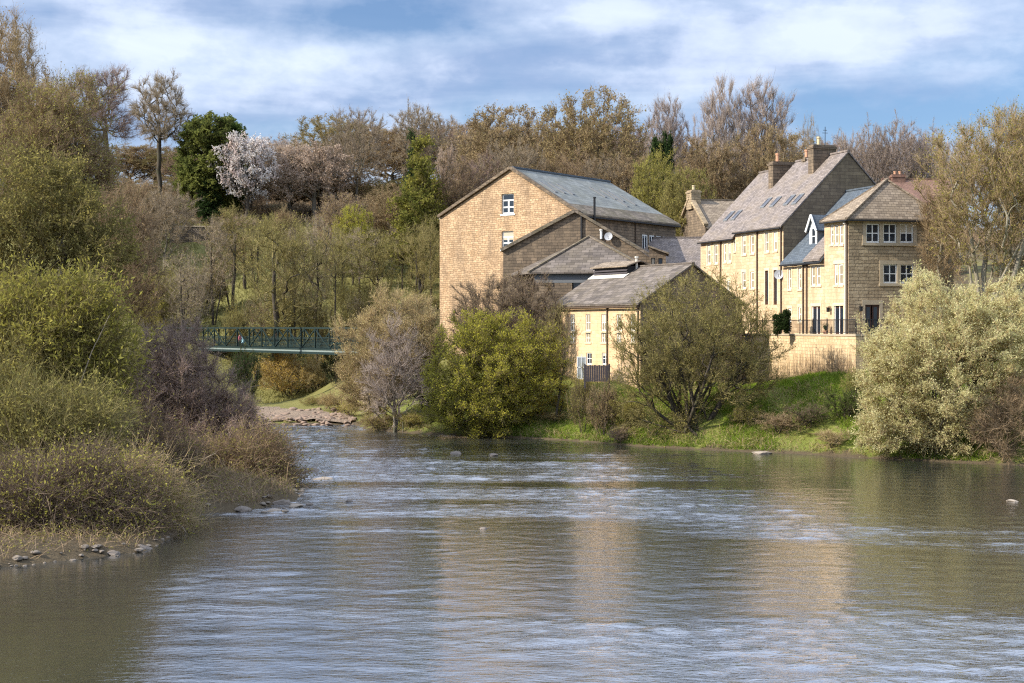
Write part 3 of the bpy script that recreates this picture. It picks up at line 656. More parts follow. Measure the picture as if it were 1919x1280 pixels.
for x, y in ((1435.5, 380), (1453, 378), (1479, 375), (1495, 373)): roof_window(TF, roof, x, y, nze+.24, nsl)
fze = TF.hit(1378, 442)[1]; fzr = 23.75
root = thing('terrace_house', base_of(TF, t_step, t_far, GF), 'farther honey stone terrace house, its roof one step below its taller neighbour', 'house', 'stone riverside houses')
holes = [px_hole(TF, a, b, y0, y1) for a, b, y0, y1 in ((1325.5, 1332, 459, 494), (1338.5, 1345, 458, 493), (1356, 1361, 456, 490), (1364.5, 1370, 455, 490), (1376, 1378.5, 453, 470))]
holes += [px_hole(TF, a, b, y0, y1) for a, b, y0, y1 in ((1326, 1331, 528, 560), (1339, 1344, 527, 560), (1363, 1368, 525, 560))]
fac, gab, roof = gable_house(TF, root, t_step, t_far, GF, 4.0, fze, fzr, S_FACE, R_PURPLE, facade_holes=[(a-t_step, b-t_step, c, d) for a, b, c, d in holes], gable_mat=S_FACE, over_g=.0)
for h in holes: add_window(fac, root, (h[0]-t_step, h[1]-t_step, h[2], h[3]), .1, 1, 2, .045, glass=GLASS_W, sill=S_PALE, inset=.05, surround=(S_PALE, .16, .03))
add_pipe(fac, root, TF.hit(1351.5, 500)[0]-t_step, 5, fze-.5)
add_gutter(TF.w(t_step, -.32, fze-.15), TF.w(t_far, -.32, fze-.15), root, BLACK)
chimney(TF, root, 19.9, 20.8, 4.3, 6.7, 20.5, 24.35, S_DARK, [(20.35, 5.0, .8, POT)])
fsl = (fzr-fze)/(GF/2)
for x, y in ((1366, 405), (1380, 403)): roof_window(TF, roof, x, y, fze+.24, fsl)

# ------------------------------------------------------------------ terrace paving, retaining wall, railings
mb = MB(); L = 33.0
mb.face([WF.w(.5, .5, Z0), TF.w(-5.6, .0, Z0), TF.w(-.2, .0, Z0), FF.w(13, -.1, Z0), FF.w(13.2, -5.0, Z0)][::1])
mb.face([WF.w(.5, .5, Z0-.004), WF.w(L, .5, Z0-.004), WF.w(L, 2.6, Z0-.004), WF.w(.5, 2.6, Z0-.004)])
PAVE = plain_mat('stone_paving', (.36, .30, .22), .85, .3)
tag(mb.build('pavement', PAVE), kind='structure')
root = thing('retaining_wall', tuple(WF.w(0, 0, 4.5)), 'long rubble stone retaining wall below the houses at the top of the grass bank', 'wall')
mb = MB(); wp = Panel(WF.o, WF.a, -WF.b); wp.wall(mb, [(0, 1.0), (L, 1.0), (L, Z0), (0, Z0)])
Panel(WF.o, FF.a, -FF.b).wall(mb, [(0, 1.0), (12, 1.0), (12, Z0), (0, Z0)]); mb.build('wall', S_RETAIN, root)
mb = MB(); wp.bar(mb, -.06, L, Z0, Z0+.14, -.5, .07); Panel(WF.o, FF.a, -FF.b).bar(mb, .45, 12, Z0, Z0+.137, -.5, .07); mb.build('coping', S_TRIM, root)
def railing(pn, u0, u1, label, zb=Z0+.14, h=1.1, step=.12, post=2.0):
    r = thing('iron_railing', tuple(pn.w((u0+u1)/2, zb)), label, 'railing', 'black iron railings on the retaining wall')
    mb = MB(); mb.beam(pn.w(u0, zb+h, -.2), pn.w(u1, zb+h, -.2), .06); mb.build('top_rail', BLACK, r)
    mb = MB(); mb.beam(pn.w(u0, zb+.12, -.2), pn.w(u1, zb+.12, -.2), .04); mb.build('bottom_rail', BLACK, r)
    mb = MB(); k = u0
    while k < u1: mb.beam(pn.w(k, zb+.12, -.2), pn.w(k, zb+h, -.2), .022); k += step
    mb.build('balusters', BLACK, r)
    k = u0
    while k <= u1+.01:
        mb = MB(); mb.beam(pn.w(k, zb, -.2), pn.w(k, zb+h+.12, -.2), .07); mb.build('post', BLACK, r); k += (u1-u0)/max(1, round((u1-u0)/post))
railing(wp, .3, 17, 'black iron railing along the sunlit face of the retaining wall')
railing(Panel(WF.o, FF.a, -FF.b), .5, 7, 'short black iron railing in front of the hipped house')
def dish(p, d, r, label):
    t = thing('satellite_dish', tuple(p), label, 'satellite dish', 'satellite dishes on the walls'); d = np.array(d, float); d /= np.linalg.norm(d)
    u = np.cross((0, 0, 1), d); u /= np.linalg.norm(u); v = np.cross(d, u); mb = MB(); K = 14
    rings = [(0., .0), (r*.5, r*.07), (r, r*.26)]
    for (r0, h0), (r1, h1) in zip(rings, rings[1:]):
        for i in range(K):
            a, b = 2*math.pi*i/K, 2*math.pi*(i+1)/K; f = lambda rr, hh, an: p+d*(hh+.25)+u*rr*math.cos(an)+v*rr*math.sin(an)
            if r0 == 0: mb.face([f(r0, h0, a), f(r1, h1, a), f(r1, h1, b)])
            else: mb.face([f(r0, h0, a), f(r1, h1, a), f(r1, h1, b), f(r0, h0, b)])
    mb.build('reflector', DISH, t); m2 = MB(); m2.beam(p, p+d*.26, .05); m2.beam(p+d*.26-v*r*.6, p+d*(.26+r*.9), .03); m2.build('arm', LEADM, t)
nf = np.append(-TF.b, 0)
q = TF.w(TF.hit(1462, 515)[0], -.02, TF.hit(1462, 515)[1]); dish(q, nf+np.array((.5, -.6, .2)), .42, 'grey satellite dish on the terrace corner above the low link house wall')
def wall_lamp(pn, u, z, label):
    r = thing('wall_lantern', tuple(pn.w(u, z)), label, 'wall lamp', 'black lanterns beside the doors')
    mb = MB(); mb.beam(pn.w(u, z, 0), pn.w(u, z, .25), .05); mb.beam(pn.w(u, z, .25), pn.w(u, z-.1, .25), .04); mb.build('bracket', BLACK, r)
    mb = MB(); pn.bar(mb, u-.1, u+.1, z-.42, z-.1, .15, .35); pn.bar(mb, u-.14, u+.14, z-.1, z-.05, .11, .39); mb.build('lantern', BLACK, r)
wall_lamp(side, TF.hit(1557, 578)[0], TF.hit(1557, 574)[1], 'black wall lantern on the sunlit side wall beside the french doors')
wall_lamp(front, FF.hit(1611, 577)[0], FF.hit(1611, 572)[1], 'black wall lantern left of the dark door in the shaded front wall')
def pot_plant(p, label):
    r = thing('potted_plant', tuple(p), label, 'plant pot', 'pots on the terrace'); b = MB(); K = 8
    for (r0, h0), (r1, h1) in zip(((.16, 0), (.22, .4)), ((.22, .4), (.2, .38))):
        for i in range(K):
            a, q = 2*math.pi*i/K, 2*math.pi*(i+1)/K
            b.face([p+(r0*math.cos(a), r0*math.sin(a), h0), p+(r0*math.cos(q), r0*math.sin(q), h0), p+(r1*math.cos(q), r1*math.sin(q), h1), p+(r1*math.cos(a), r1*math.sin(a), h1)])
    b.build('pot', POT, r); b = MB(); rg = random.Random(5)
    for i in range(60):
        a = rg.uniform(0, 6.28); d = np.array((math.cos(a)*.3, math.sin(a)*.3, rg.uniform(.2, .7))); q = p+np.array((0, 0, .38)); s = np.array((-math.sin(a), math.cos(a), 0))*.05
        b.face([q-s, q+s, q+d])
    b.build('leaves', LEAF_IVY, r)
LEAF_IVY = leaf_mat('leaf_ivy', (.035, .07, .015), (.07, .12, .025))
pot_plant(TF.w(2.6, -.5, Z0), 'terracotta pot with green plant beside the sunlit french doors')

# ------------------------------------------------------------------ the big mill
MF = Frame(P(824, 0, 154.0), 126, 36)
uL, zL = MF.hit(830, 408); uA, zA = MF.hit(957.6, 317); uR, zR = MF.hit(1085, 400)
ML = MF.hit(1268, 0, uR, 'b')[0]-.2
root = thing('stone_mill', base_of(MF, 0, uR, ML), 'big old stone mill with tall golden gable, two white windows and long grey roof', 'mill')
mg = Panel(MF.o, MF.a, -MF.b)
wh = [(MF.hit(940, 0)[0], MF.hit(963, 0)[0], MF.hit(951, 400)[1], MF.hit(951, 362)[1]), (MF.hit(940, 0)[0], MF.hit(962, 0)[0], MF.hit(951, 466)[1], MF.hit(951, 432)[1])]
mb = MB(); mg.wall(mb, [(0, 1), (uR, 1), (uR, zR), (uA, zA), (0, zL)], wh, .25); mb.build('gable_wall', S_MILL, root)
for h in wh: add_window(mg, root, h, .13, 2, 2, .09, top_light=True, sill=WHITE, inset=.16, depth=.25)
mr = Panel(MF.w(uR, 0, 0), MF.b, MF.a)
wl = []
for x in (1209, 1222, 1235, 1247, 1258):
    t = MF.hit(x, 0, uR, 'b')[0]; wl.append((t-.55, t+.55, 13.2, zR-1.35))
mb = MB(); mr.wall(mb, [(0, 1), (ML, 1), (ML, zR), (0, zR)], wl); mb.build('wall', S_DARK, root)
for h in wl: add_window(mr, root, h, .14, 2, 3, .06, inset=.06)
mb = MB(); Panel(MF.w(0, 0, 0), MF.b, -MF.a).wall(mb, [(0, 1), (ML, 1), (ML, zL), (0, zL)]); Panel(MF.w(0, ML, 0), MF.a, MF.b).wall(mb, [(0, 1), (uR, 1), (uR, zR-.3), (0, zL-.3)]); mb.build('rear_wall', S_MILL, root)
kr = (zA-zR)/(uR-uA); kl = (zA-zL)/uA; up = .2
MB2 = 27.0                                  # the far hip: ridge ends before the eave
def mrp(u, v, dz=0.0): return MF.w(u, v, (zA-kr*(u-uA) if u > uA else zA-kl*(uA-u))+up+dz)
us_ = uR-1.5
rb = MB(); vr = MF.hit(1142, 0, uA, 'b')[0]; ve = MF.hit(1270, 0, uR, 'b')[0]; vs_ = ve-(ve-vr)*1.5/(uR-uA)
rb.slab([mrp(uA+.001, .25), mrp(us_, .25), mrp(us_, vs_), mrp(uA+.001, vr)], .18)
rb.slab([mrp(uA, .25), mrp(uA, vr), mrp(-.3, ve), mrp(-.3, .25)], .18)
rb.slab([mrp(uA, vr), mrp(uR, ve), MF.w(-.3, ve, mrp(-.3, 0)[2])], .18)
roof = rb.build('roof', R_GREY, root)
rb = MB(); rb.slab([mrp(us_, .25, .05), mrp(uR+.35, .25, .05), mrp(uR+.35, ve, .05), mrp(us_, vs_, .05)], .2); rb.build('eaves_course', R_STONE, roof)
rb = MB(); rb.beam(mrp(uA, .2, .05), mrp(uA, vr, .05), .35, .2); rb.build('ridge_tiles', R_BLUE, roof)
rb = MB()
rb.beam(MF.w(uA, -.02, zA+.2), MF.w(uR, -.02, zR+.2), .5, .28); rb.beam(MF.w(uA, -.02, zA+.2), MF.w(-.1, -.02, zL+.2), .5, .28); rb.build('coping', S_DARK, root)
rf = Frame(MF.w(uR, 0, 0)[:2], 36, -54)      # facade = right wall, d runs towards the ridge
for x, y in ((1027.5, 350), (1044, 352), (1060, 354.5), (1121, 360), (1140, 364), (1155, 368)):
    roof_window(rf, roof, x, y, zR+.22, kr, .42, 2.3)
for x, y in ((1178, 375), (1163, 378)):
    roof_window(rf, roof, x, y, zR+.22, kr, .4, 2.2)
t, d = rf.plane_hit(1114, 403, zR+.2, kr); p = rf.w(t, d, zR+.2+kr*d); mb = MB(); mb.beam(p-(0, 0, .5), p+(0, 0, 1.7), .22, k=8); mb.beam(p+(0, 0, 1.7), p+(0, 0, 1.8), .3, k=8); mb.build('flue', BLACK, root)
mb = MB(); mb.beam(MF.w(.4, -.1, zL-1), MF.w(.4, -.1, 3), .2, k=6); 
add_pipe(mr, root, MF.hit(1190, 0, uR, 'b')[0], 8, zR-.3)
add_gutter(mrp(uR+.35, .3, -.1), mrp(uR+.35, ve, -.1), root, BLACK)

# ------------------------------------------------------------------ the gabled annexe in front of the mill
cor = MF.w(uR, 0, 0)[:2]+np.array((.1, -1.0))
BF = Frame(cor, 102, 12)
bL, bzl = BF.hit(943, 469); bA, bzA = BF.hit(1078, 397); bR, bzr = BF.hit(1226, 486)
root = thing('stone_annexe', (cor[0], cor[1], 5), 'brown stone gabled annexe built against the right side of the big mill', 'outbuilding', 'mill outbuildings')
bp = Panel(BF.o, BF.a, -BF.b)
mb = MB(); bp.wall(mb, [(bL, 1), (bR, 1), (bR, bzr), (bA, bzA), (bL, bzl)]); mb.build('gable_wall', S_DARK, root)
mb = MB(); Panel(BF.w(bR, 0, 0), BF.b, BF.a).wall(mb, [(0, 1), (7, 1), (7, bzr), (0, bzr)]); Panel(BF.w(bL, 0, 0), BF.b, -BF.a).wall(mb, [(0, 1), (7, 1), (7, bzl), (0, bzl)]); mb.build('wall', S_DARK, root)
rb = MB()
rb.slab([BF.w(bA, -.05, bzA+.2), BF.w(bR+.3, -.05, bzr+.1), BF.w(bR+.3, 8, bzr+.1), BF.w(bA, 8, bzA+.2)], .2)
rb.slab([BF.w(bA-.002, -.05, bzA+.2), BF.w(bL-.2, -.05, bzl+.1), BF.w(bL-.2, 8, bzl+.1), BF.w(bA-.002, 8, bzA+.2)], .2)
roof = rb.build('roof', R_STONE, root)
mb = MB(); mb.beam(BF.w(bA, -.15, bzA+.16), BF.w(bL-.2, -.15, bzl+.06), .3, .3); mb.beam(BF.w(bA, -.15, bzA+.16), BF.w(bR+.3, -.15, bzr+.06), .3, .26); mb.build('verge', R_STONE, roof)
add_pipe(bp, root, BF.hit(1090, 420)[0], 10, BF.hit(1090, 402)[1], BLACK, .1)
# dark little lean-to at its right end
lt = Frame(BF.w(bR-.4, -.6, 0)[:2], 95, 5)
root2 = thing('lean_to', tuple(lt.w(1, 1, 6)), 'small dark lean-to with two openings at the annexe right end', 'outbuilding', 'mill outbuildings')
zt = P(1212, 462, lt.o[1])[2]; zt2 = P(1242, 475, lt.o[1])[2]
lp = Panel(lt.o, lt.a, -lt.b); Lw = 1.55; hs = [(.18, .55, zt2-1.6, zt2-.35), (.85, 1.25, zt2-1.7, zt2-.4)]
mb = MB(); lp.wall(mb, [(0, 4), (Lw, 4), (Lw, zt2), (0, zt)], hs); Panel(lt.w(Lw, 0, 0), lt.b, lt.a).wall(mb, [(0, 4), (4, 4), (4, zt2), (0, zt2)]); mb.build('wall', S_DARK, root2)
for h in hs: add_window(lp, root2, h, .06, 1, 1, mat=BLACK, inset=.15)
mb = MB(); mb.slab([lt.w(-.1, -.35, zt+.15), lt.w(Lw+.3, -.35, zt2+.1), lt.w(Lw+.3, 4.2, zt2+.1), lt.w(-.1, 4.2, zt+.15)], .15); mb.build('roof', R_STONE, root2)
q = BF.w(BF.hit(1142, 444)[0], -.05, BF.hit(1142, 444)[1]); dish(q, (-.35, -1, .25), .40, 'pale satellite dish on the brown gable above the hipped outbuilding')
mb = MB(); q = BF.w(BF.hit(1127, 445)[0], -.12, BF.hit(1127, 447)[1]); mb.beam(q, q+(0, 0, .8), .22, k=8); mb.beam(q+(0, 0, .8), q+(0, 0, .9), .34, k=8); mb.build('vent_pipe', WHITE, root)

# ------------------------------------------------------------------ hipped outbuilding with stone slab roof
YC = 139.5
FL = P(990, 509, YC-.6); FR = P(1222, 511, YC-3.0); FR[2] = FL[2]
ub, _z = BF.hit(1105, 442); CA = BF.w(ub, -.05, _z)
ul_, _ = BF.hit(957, 507); BLc = BF.w(ul_, -.05, FL[2]); ur_, _ = BF.hit(1232, 500); BRc = BF.w(ur_, -.05, FL[2])
root = thing('hipped_outbuilding', (FL[0]+4, FL[1]+1.5, 5), 'low outbuilding with hipped stone slab roof and dark eaves in front of the annexe', 'outbuilding', 'mill outbuildings')
rb = MB()
for a, b in ((FL, FR), (BLc, FL), (FR, BRc)): rb.slab([a, b, CA], .16)
roof = rb.build('roof', R_SLABDK, root)
rb = MB(); rb.beam(FL+(0, 0, .05), CA+(0, 0, .05), .32, .14); rb.beam(FR+(0, 0, .05), CA+(0, 0, .05), .32, .14); rb.build('hip_stones', R_STONE, roof)
dv = (FR-FL)[:2]; Lc = np.linalg.norm(dv); dv /= Lc; nv = np.array((dv[1], -dv[0]))
cp = Panel(FL[:2]-nv*.45+dv*.4, dv, nv); cz = FL[2]-.1
def cpx(x): k = (x-CX)/FPX; o = cp.o; return (k*o[1]-o[0])/(dv[0]-k*dv[1])
hs = [(cpx(1022), cpx(1039), P(0, 538, YC)[2], P(0, 523, YC)[2]), (cpx(1072), cpx(1088), P(0, 545, YC)[2], P(0, 523, YC)[2])]
mb = MB(); cp.wall(mb, [(0, 2), (Lc-.8, 2), (Lc-.8, cz), (0, cz)], hs, .3); Panel(cp.o, -nv, -dv).wall(mb, [(0, 2), (3.0, 2), (3.0, cz), (0, cz)]); mb.build('wall', S_DARK, root)
for h in hs: add_window(cp, root, h, .08, 1, 1, mat=BLACK, inset=.22, depth=.3)
mb = MB(); cp.bar(mb, .1, Lc-1, cz-.9, cz-.02, -.05, .02); mb.build('eaves_board', LEADM, root)

# ------------------------------------------------------------------ the front workshop
DF = Frame(P(1200, 0, 121.0), -30, 60)
dL = DF.hit(1040, 0)[0]; dze = DF.hit(1200, 567)[1]; dR, dzr = DF.hit(1297, 497, 0, 'b')
root = thing('workshop', base_of(DF, 0, dL, 10), 'front stone workshop with louvred ridge vent and tall narrow windows behind the riverside trees', 'outbuilding', 'mill outbuildings')
hs = [px_hole(DF, x-4.5, x+4.5, 588, 619) for x in (1073, 1102, 1131.5, 1160, 1186)]+[px_hole(DF, x-4.5, x+4.5, 623, 642) for x in (1073, 1102, 1131.5, 1160, 1186)]+[px_hole(DF, x-5, x+5, 662, 684) for x in (1104, 1133)]
S_WORK = stone_mat('stone_workshop_peach', (.62, .42, .24), (.76, .55, .34), (.55, .38, .23), (.55, .34, .19), .7, .30, .05, .4, .45)
fac, gab, roof = gable_house(DF, root, 0, dL, dR*2, 2.5, dze, dzr, S_WORK, R_SLABDK, facade_holes=hs, gable_mat=S_DARK, over_e=.35, over_g=.2)
for h in hs: add_window(fac, root, h, .07, 2, 2, .03, glass=GLASS_W if h[3] > 7 else GLASS, sill=S_PALE, inset=.07)
for x in (1139, 1197): add_pipe(fac, root, DF.hit(x, 600)[0], 4, dze-.4)
add_gutter(DF.w(0, -.38, dze-.15), DF.w(dL, -.38, dze-.15), root)
dsl = (dzr-dze)/dR
t0, d0 = DF.plane_hit(1174, 515, dze+.2, dsl); t1, d1 = DF.plane_hit(1114, 517, dze+.2, dsl); dm = (d0+d1)/2
z0_ = dze+dsl*dm; zt_ = z0_+1.0; z_r = zt_+.5
mb = MB(); mb.box(DF, t0, t1, dm+.1, dm+2.4, z0_-.3, zt_); lan = mb.build('ridge_vent', BLACK, root)
for k in range(4):
    mb = MB(); z = z0_+.12+k*.24; mb.slab([DF.w(t0-.05, dm-.08, z), DF.w(t1+.05, dm-.08, z), DF.w(t1+.05, dm+.09, z+.16), DF.w(t0-.05, dm+.09, z+.16)], .03); mb.build('louvre', WOODF, lan)
mb = MB(); mb.slab([DF.w(t0-.3, dm-.25, zt_), DF.w(t1+.3, dm-.25, zt_), DF.w(t1+.3, dm+1.25, z_r), DF.w(t0-.3, dm+1.25, z_r)], .1); mb.slab([DF.w(t0-.3, dm+1.252, z_r), DF.w(t1+.3, dm+1.252, z_r), DF.w(t1+.3, dm+2.75, zt_), DF.w(t0-.3, dm+2.75, zt_)], .1); mb.build('vent_roof', R_HIP, lan)
mb = MB(); mb.slab([DF.w(t0-.25, dm-.5, z0_-.5*dsl+.3), DF.w(t1+.25, dm-.5, z0_-.5*dsl+.3), DF.w(t1+.25, dm+.09, z0_+.09*dsl+.3), DF.w(t0-.25, dm+.09, z0_+.09*dsl+.3)], .05); mb.build('flashing', PIPEW, lan)
t, d = DF.plane_hit(1193, 502, dze+.2, dsl); p = DF.w(t, d, dze+dsl*d); mb = MB(); mb.beam(p, p+(0, 0, 1.1), .2, k=8); mb.beam(p+(0, 0, 1.1), p+(0, 0, 1.25), .32, k=8); mb.build('flue', PIPEW, root)

# ------------------------------------------------------------------ link range with purple slate roof, cottage and far house behind
EF = Frame(P(1212, 0, 151.0), 90, 0); er = P(1212, 448, 155.5)[2]; ee = P(1212, 508, 151)[2]; eL = P(1325, 0, 151)[0]-EF.o[0]
root = thing('slate_range', base_of(EF, 0, eL, 9), 'low range with purple grey slate roof between the mill buildings and the terrace', 'outbuilding', 'mill outbuildings')
gable_house(EF, root, 0, eL, 9, 4, ee, er, S_DARK, R_PURPLE, over_e=.2)
KF = Frame(P(1322, 0, 163.0), 76, -14); kze = P(1322, 425, 163)[2]; kzr = P(1346, 374, 165.5)[2]
root = thing('gabled_cottage', base_of(KF, 0, 11, 8), 'stone cottage with coped gable and end chimney behind the far end of the terrace', 'house', 'stone riverside houses')
fac, gab, roof = gable_house(KF, root, 0, 11, 8, 5, kze, kzr, S_DARK, R_HIP, over_g=-.05, ridge_at=4.4)
mb = MB(); mb.beam(KF.w(-.05, -.3, kze+.25), KF.w(-.05, 4.4, kzr+.5), .5, .3); mb.beam(KF.w(-.05, 4.4, kzr+.5), KF.w(-.05, 8.2, kze+.6), .5, .3); mb.build('coping', S_TOWER, root)
chimney(KF, root, -.25, .85, 3.6, 5.2, kzr-.9, P(0, 352, 165)[2], S_TOWER, [(.3, 4.4, .55, POTB)])
HF = Frame(P(1672, 0, 176.0), 88, -2); hze = P(1672, 378, 176)[2]; hzr = P(1690, 338, 180)[2]
root = thing('brick_house', base_of(HF, 0, 9, 8), 'brown roofed house seen just above the hipped roof, among bare trees', 'house')
fac, gab, roof = gable_house(HF, root, 0, 8.2, 8, 8, hze, hzr, S_DARK, R_RED)
chimney(HF, root, 1.0, 2.6, 3.4, 4.5, hzr-.5, hzr+.75, R_RED, [(1.5, 4, .4, POT), (2.1, 4, .4, POT)])

# ------------------------------------------------------------------ hillside terrace wall, garden fence
HW = Frame(P(318, 0, 214.0), 86, -4); hl = P(486, 0, 214)[0]-HW.o[0]; zt_ = P(0, 424, 214)[2]
root = thing('field_wall', tuple(HW.w(hl/2, 0, zt_-1)), 'low dark stone terrace wall with pale coping across the grassy hillside', 'wall')
mb = MB(); mb.box(HW, 0, hl, 0, .6, zt_-2.6, zt_); mb.build('wall', S_HILLWALL, root)
mb = MB(); mb.box(HW, -.05, hl*.58, -.08, .7, zt_+.001, zt_+.16); mb.build('coping', S_TRIM, root)
def fence_panel(x0, x1, Y, yt, yb, label):
    a, b = P(x0, yt, Y), P(x1, yt, Y); zb = P(0, yb, Y)[2]
    F = Frame(a[:2], 90, 0); r = thing('garden_fence', (a[0], Y, zb), label, 'fence'); w = b[0]-a[0]
    mb = MB(); n = max(3, int(w/.16))
    for k in range(n): mb.box(F, w*k/n+.005, w*(k+1)/n-.005, 0, .03, zb, a[2]-.03*(k % 2))
    mb.build('boards', WOODF, r)
    for k in (0., w): mb = MB(); mb.box(F, k-.06, k+.06, .04, .16, zb-.5, a[2]+.1); mb.build('post', WOODF, r)
fence_panel(1096, 1142, 116.5, 685, 716, 'dark slatted garden fence below the workshop between two bushes')
GH = Frame(P(1082, 0, 118.6)[:2], 90, 0); zt_ = P(0, 664, 118.6)[2]; zb_ = P(0, 712, 118.6)[2]
root = thing('white_greenhouse', tuple(GH.w(.3, .5, zb_)), 'narrow white framed glass lean-to standing against the foot of the workshop wall', 'greenhouse')
mb = MB()
for t in (0, .32, .64): mb.box(GH, t, t+.07, 0, .07, zb_, zt_-(.25 if t != .32 else 0))
mb.box(GH, 0, .71, 0, .07, zb_+.9, zb_+1.0); mb.box(GH, 0, .71, .9, .97, zb_, zt_-.25); mb.build('frame', WHITE, root)
mb = MB(); mb.box(GH, .07, .64, .02, .04, zb_+.1, zt_-.3); mb.build('pane', plain_mat('white_glass', (.42, .44, .42), .2, .2), root)

# ------------------------------------------------------------------ the footbridge
b0 = P(645, 0, 149.0)[:2]; b1 = P(372, 0, 176.0)[:2]; bd = (b1-b0)/np.linalg.norm(b1-b0)
bh = math.degrees(math.atan2(bd[0], bd[1])); BR = Frame(b0-bd*3, bh, bh+90)
BL_ = 62.0; BZ = 6.35; BT = CAM_H-.02; BW = 2.0
root = thing('footbridge', tuple(BR.w(20, 1, BZ)), 'dark green lattice truss footbridge with pale edge beam spanning the river', 'bridge')
mb = MB(); mb.box(BR, 0, BL_, .15, BW-.15, BZ+.05, BZ+.17); mb.build('deck', plain_mat('bridge_deck', (.16, .14, .12), .9, .2), root)
for d in (0., BW):
    mb = MB(); mb.box(BR, 0, BL_, d-.09, d+.09, BZ+.0, BZ+.20); mb.build('edge_beam', PALEST, root)
    mb = MB(); mb.box(BR, 0, BL_, d-.14, d+.14, BZ-.24, BZ-.004); mb.box(BR, 0, BL_, d-.15, d+.15, BZ+.202, BZ+.36); mb.build('bottom_chord', GREEN, root)
    tr = MB(); tr.box(BR, 0, BL_, d-.11, d+.11, BT-.16, BT); n = 21; st = BL_/n
    top = tr.build('top_chord', GREEN, root)
    tr = MB()
    for k in range(n+1): tr.box(BR, st*k-.06, st*k+.06, d-.07, d+.07, BZ+.36, BT-.16)
    for k in range(n):
        if k % 2 == 0: tr.beam(BR.w(st*k, d, BZ+.36), BR.w(st*(k+1), d, BT-.16), .10)
        else: tr.beam(BR.w(st*k, d, BT-.16), BR.w(st*(k+1), d, BZ+.36), .10)
    tr.build('lattice', GREEN, root)
    rl = MB(); s = -1 if d == 0 else 1
    for k in range(9): z = BZ+.42+k*.14; rl.box(BR, 0, BL_, d-.02+.05*(-s), d+.02+.05*(-s), z, z+.045)
    rl.build('railing', GREEN, root)
mb = MB()
for k in range(n+1): mb.box(BR, st*k-.05, st*k+.05, .0, BW, BZ-.26, BZ-.06)
mb.build('cross_beams', GREEN, root)
for a, b in ((-4, .6), (BL_-1.2, BL_+4)): mb = MB(); mb.box(BR, a, b, -.5, BW+.5, 0, BZ-.29); mb.build('abutment', S_DARK, root)

# ------------------------------------------------------------------ the walker on the bridge
def skin_mesh(name, verts, edges, radii, mat, parent, rt=0, sub=2):
    me = bpy.data.meshes.new(name); me.from_pydata(verts, edges, []); o = link(name, me, parent)
    md = o.modifiers.new('Skin', 'SKIN'); md.use_smooth_shade = True
    for i, r in enumerate(radii): me.skin_vertices[0].data[i].radius = (r, r) if not hasattr(r, '__len__') else r
    me.skin_vertices[0].data[rt].use_root = True
    s = o.modifiers.new('Subdivision', 'SUBSURF'); s.levels = sub; s.render_levels = sub
    me.materials.append(mat); return o
t_ = BR.hit(450, 0, BW/2)[0]; wp_ = BR.w(t_, BW/2, BZ+.17)
root = thing('person', tuple(wp_), 'person in pink top with pale blue bag and dark trousers, walking across the green footbridge', 'person')
root.rotation_euler = (0, 0, -R(bh))            # local +Y = along the bridge
SKIN = plain_mat('skin', (.55, .36, .27), .6, .05); PINK = plain_mat('pink_cloth', (.55, .13, .18), .85, .1); DARKC = plain_mat('dark_trousers', (.05, .03, .035), .85, .1); PBLUE = plain_mat('pale_blue_cloth', (.42, .70, .80), .8, .08); HAIR = plain_mat('reddish_hair', (.22, .075, .05), .8, .2)
bodyv = [(0, 0, .93), (0, .01, 1.15), (0, .02, 1.36), (0, .03, 1.48), (0, .05, 1.58), (0, .06, 1.68),
         (-.09, .05, .86), (-.09, .17, .50), (-.09, .22, .09), (-.09, .36, .04), (.09, -.03, .86), (.09, -.08, .49), (.09, -.30, .14), (.09, -.22, .04),
         (-.17, .02, 1.38), (-.22, -.10, 1.12), (-.20, -.02, .90), (-.20, .02, .82), (.17, .02, 1.38), (.22, .10, 1.13), (.20, .24, .95), (.20, .28, .88)]
bodye = [(0, 1), (1, 2), (2, 3), (3, 4), (4, 5), (0, 6), (6, 7), (7, 8), (8, 9), (0, 10), (10, 11), (11, 12), (12, 13), (2, 14), (14, 15), (15, 16), (16, 17), (2, 18), (18, 19), (19, 20), (20, 21)]
bodyr = [(.14, .10), (.13, .09), (.15, .10), .055, .085, .09, .085, .06, .042, .035, .085, .06, .042, .035, .055, .042, .033, .03, .055, .042, .033, .03]
skin_mesh('body', bodyv, bodye, bodyr, SKIN, root)
topi = [0, 1, 2, 3, 14, 15, 16, 18, 19, 20]; mp_ = {k: i for i, k in enumerate(topi)}
skin_mesh('pink_top', [bodyv[k] for k in topi], [(mp_[a], mp_[b]) for a, b in bodye if a in mp_ and b in mp_], [tuple(np.array(bodyr[k] if hasattr(bodyr[k], '__len__') else (bodyr[k],)*2)+.022) for k in topi], PINK, root)
tri = [0, 6, 7, 8, 10, 11, 12]; mp_ = {k: i for i, k in enumerate(tri)}
skin_mesh('trousers', [bodyv[k] for k in tri], [(mp_[a], mp_[b]) for a, b in bodye if a in mp_ and b in mp_], [tuple(np.array(bodyr[k] if hasattr(bodyr[k], '__len__') else (bodyr[k],)*2)+.02) for k in tri], DARKC, root)
skin_mesh('hair', [(0, .03, 1.66), (0, .01, 1.74), (0, -.04, 1.66), (0, -.06, 1.54)], [(0, 1), (0, 2), (2, 3)], [.10, .07, .09, .05], HAIR, root)
bag = thing('shoulder_bag', tuple(wp_+np.array((.28, -.05, .62))), 'pale blue bag hanging at the hip of the person on the footbridge', 'bag')
mb = MB(); F0 = Frame((wp_[0]+.30, wp_[1]-.1), bh, bh+90)
prof = [(.17, .50), (.24, .62), (.22, .95), (.14, 1.05)]
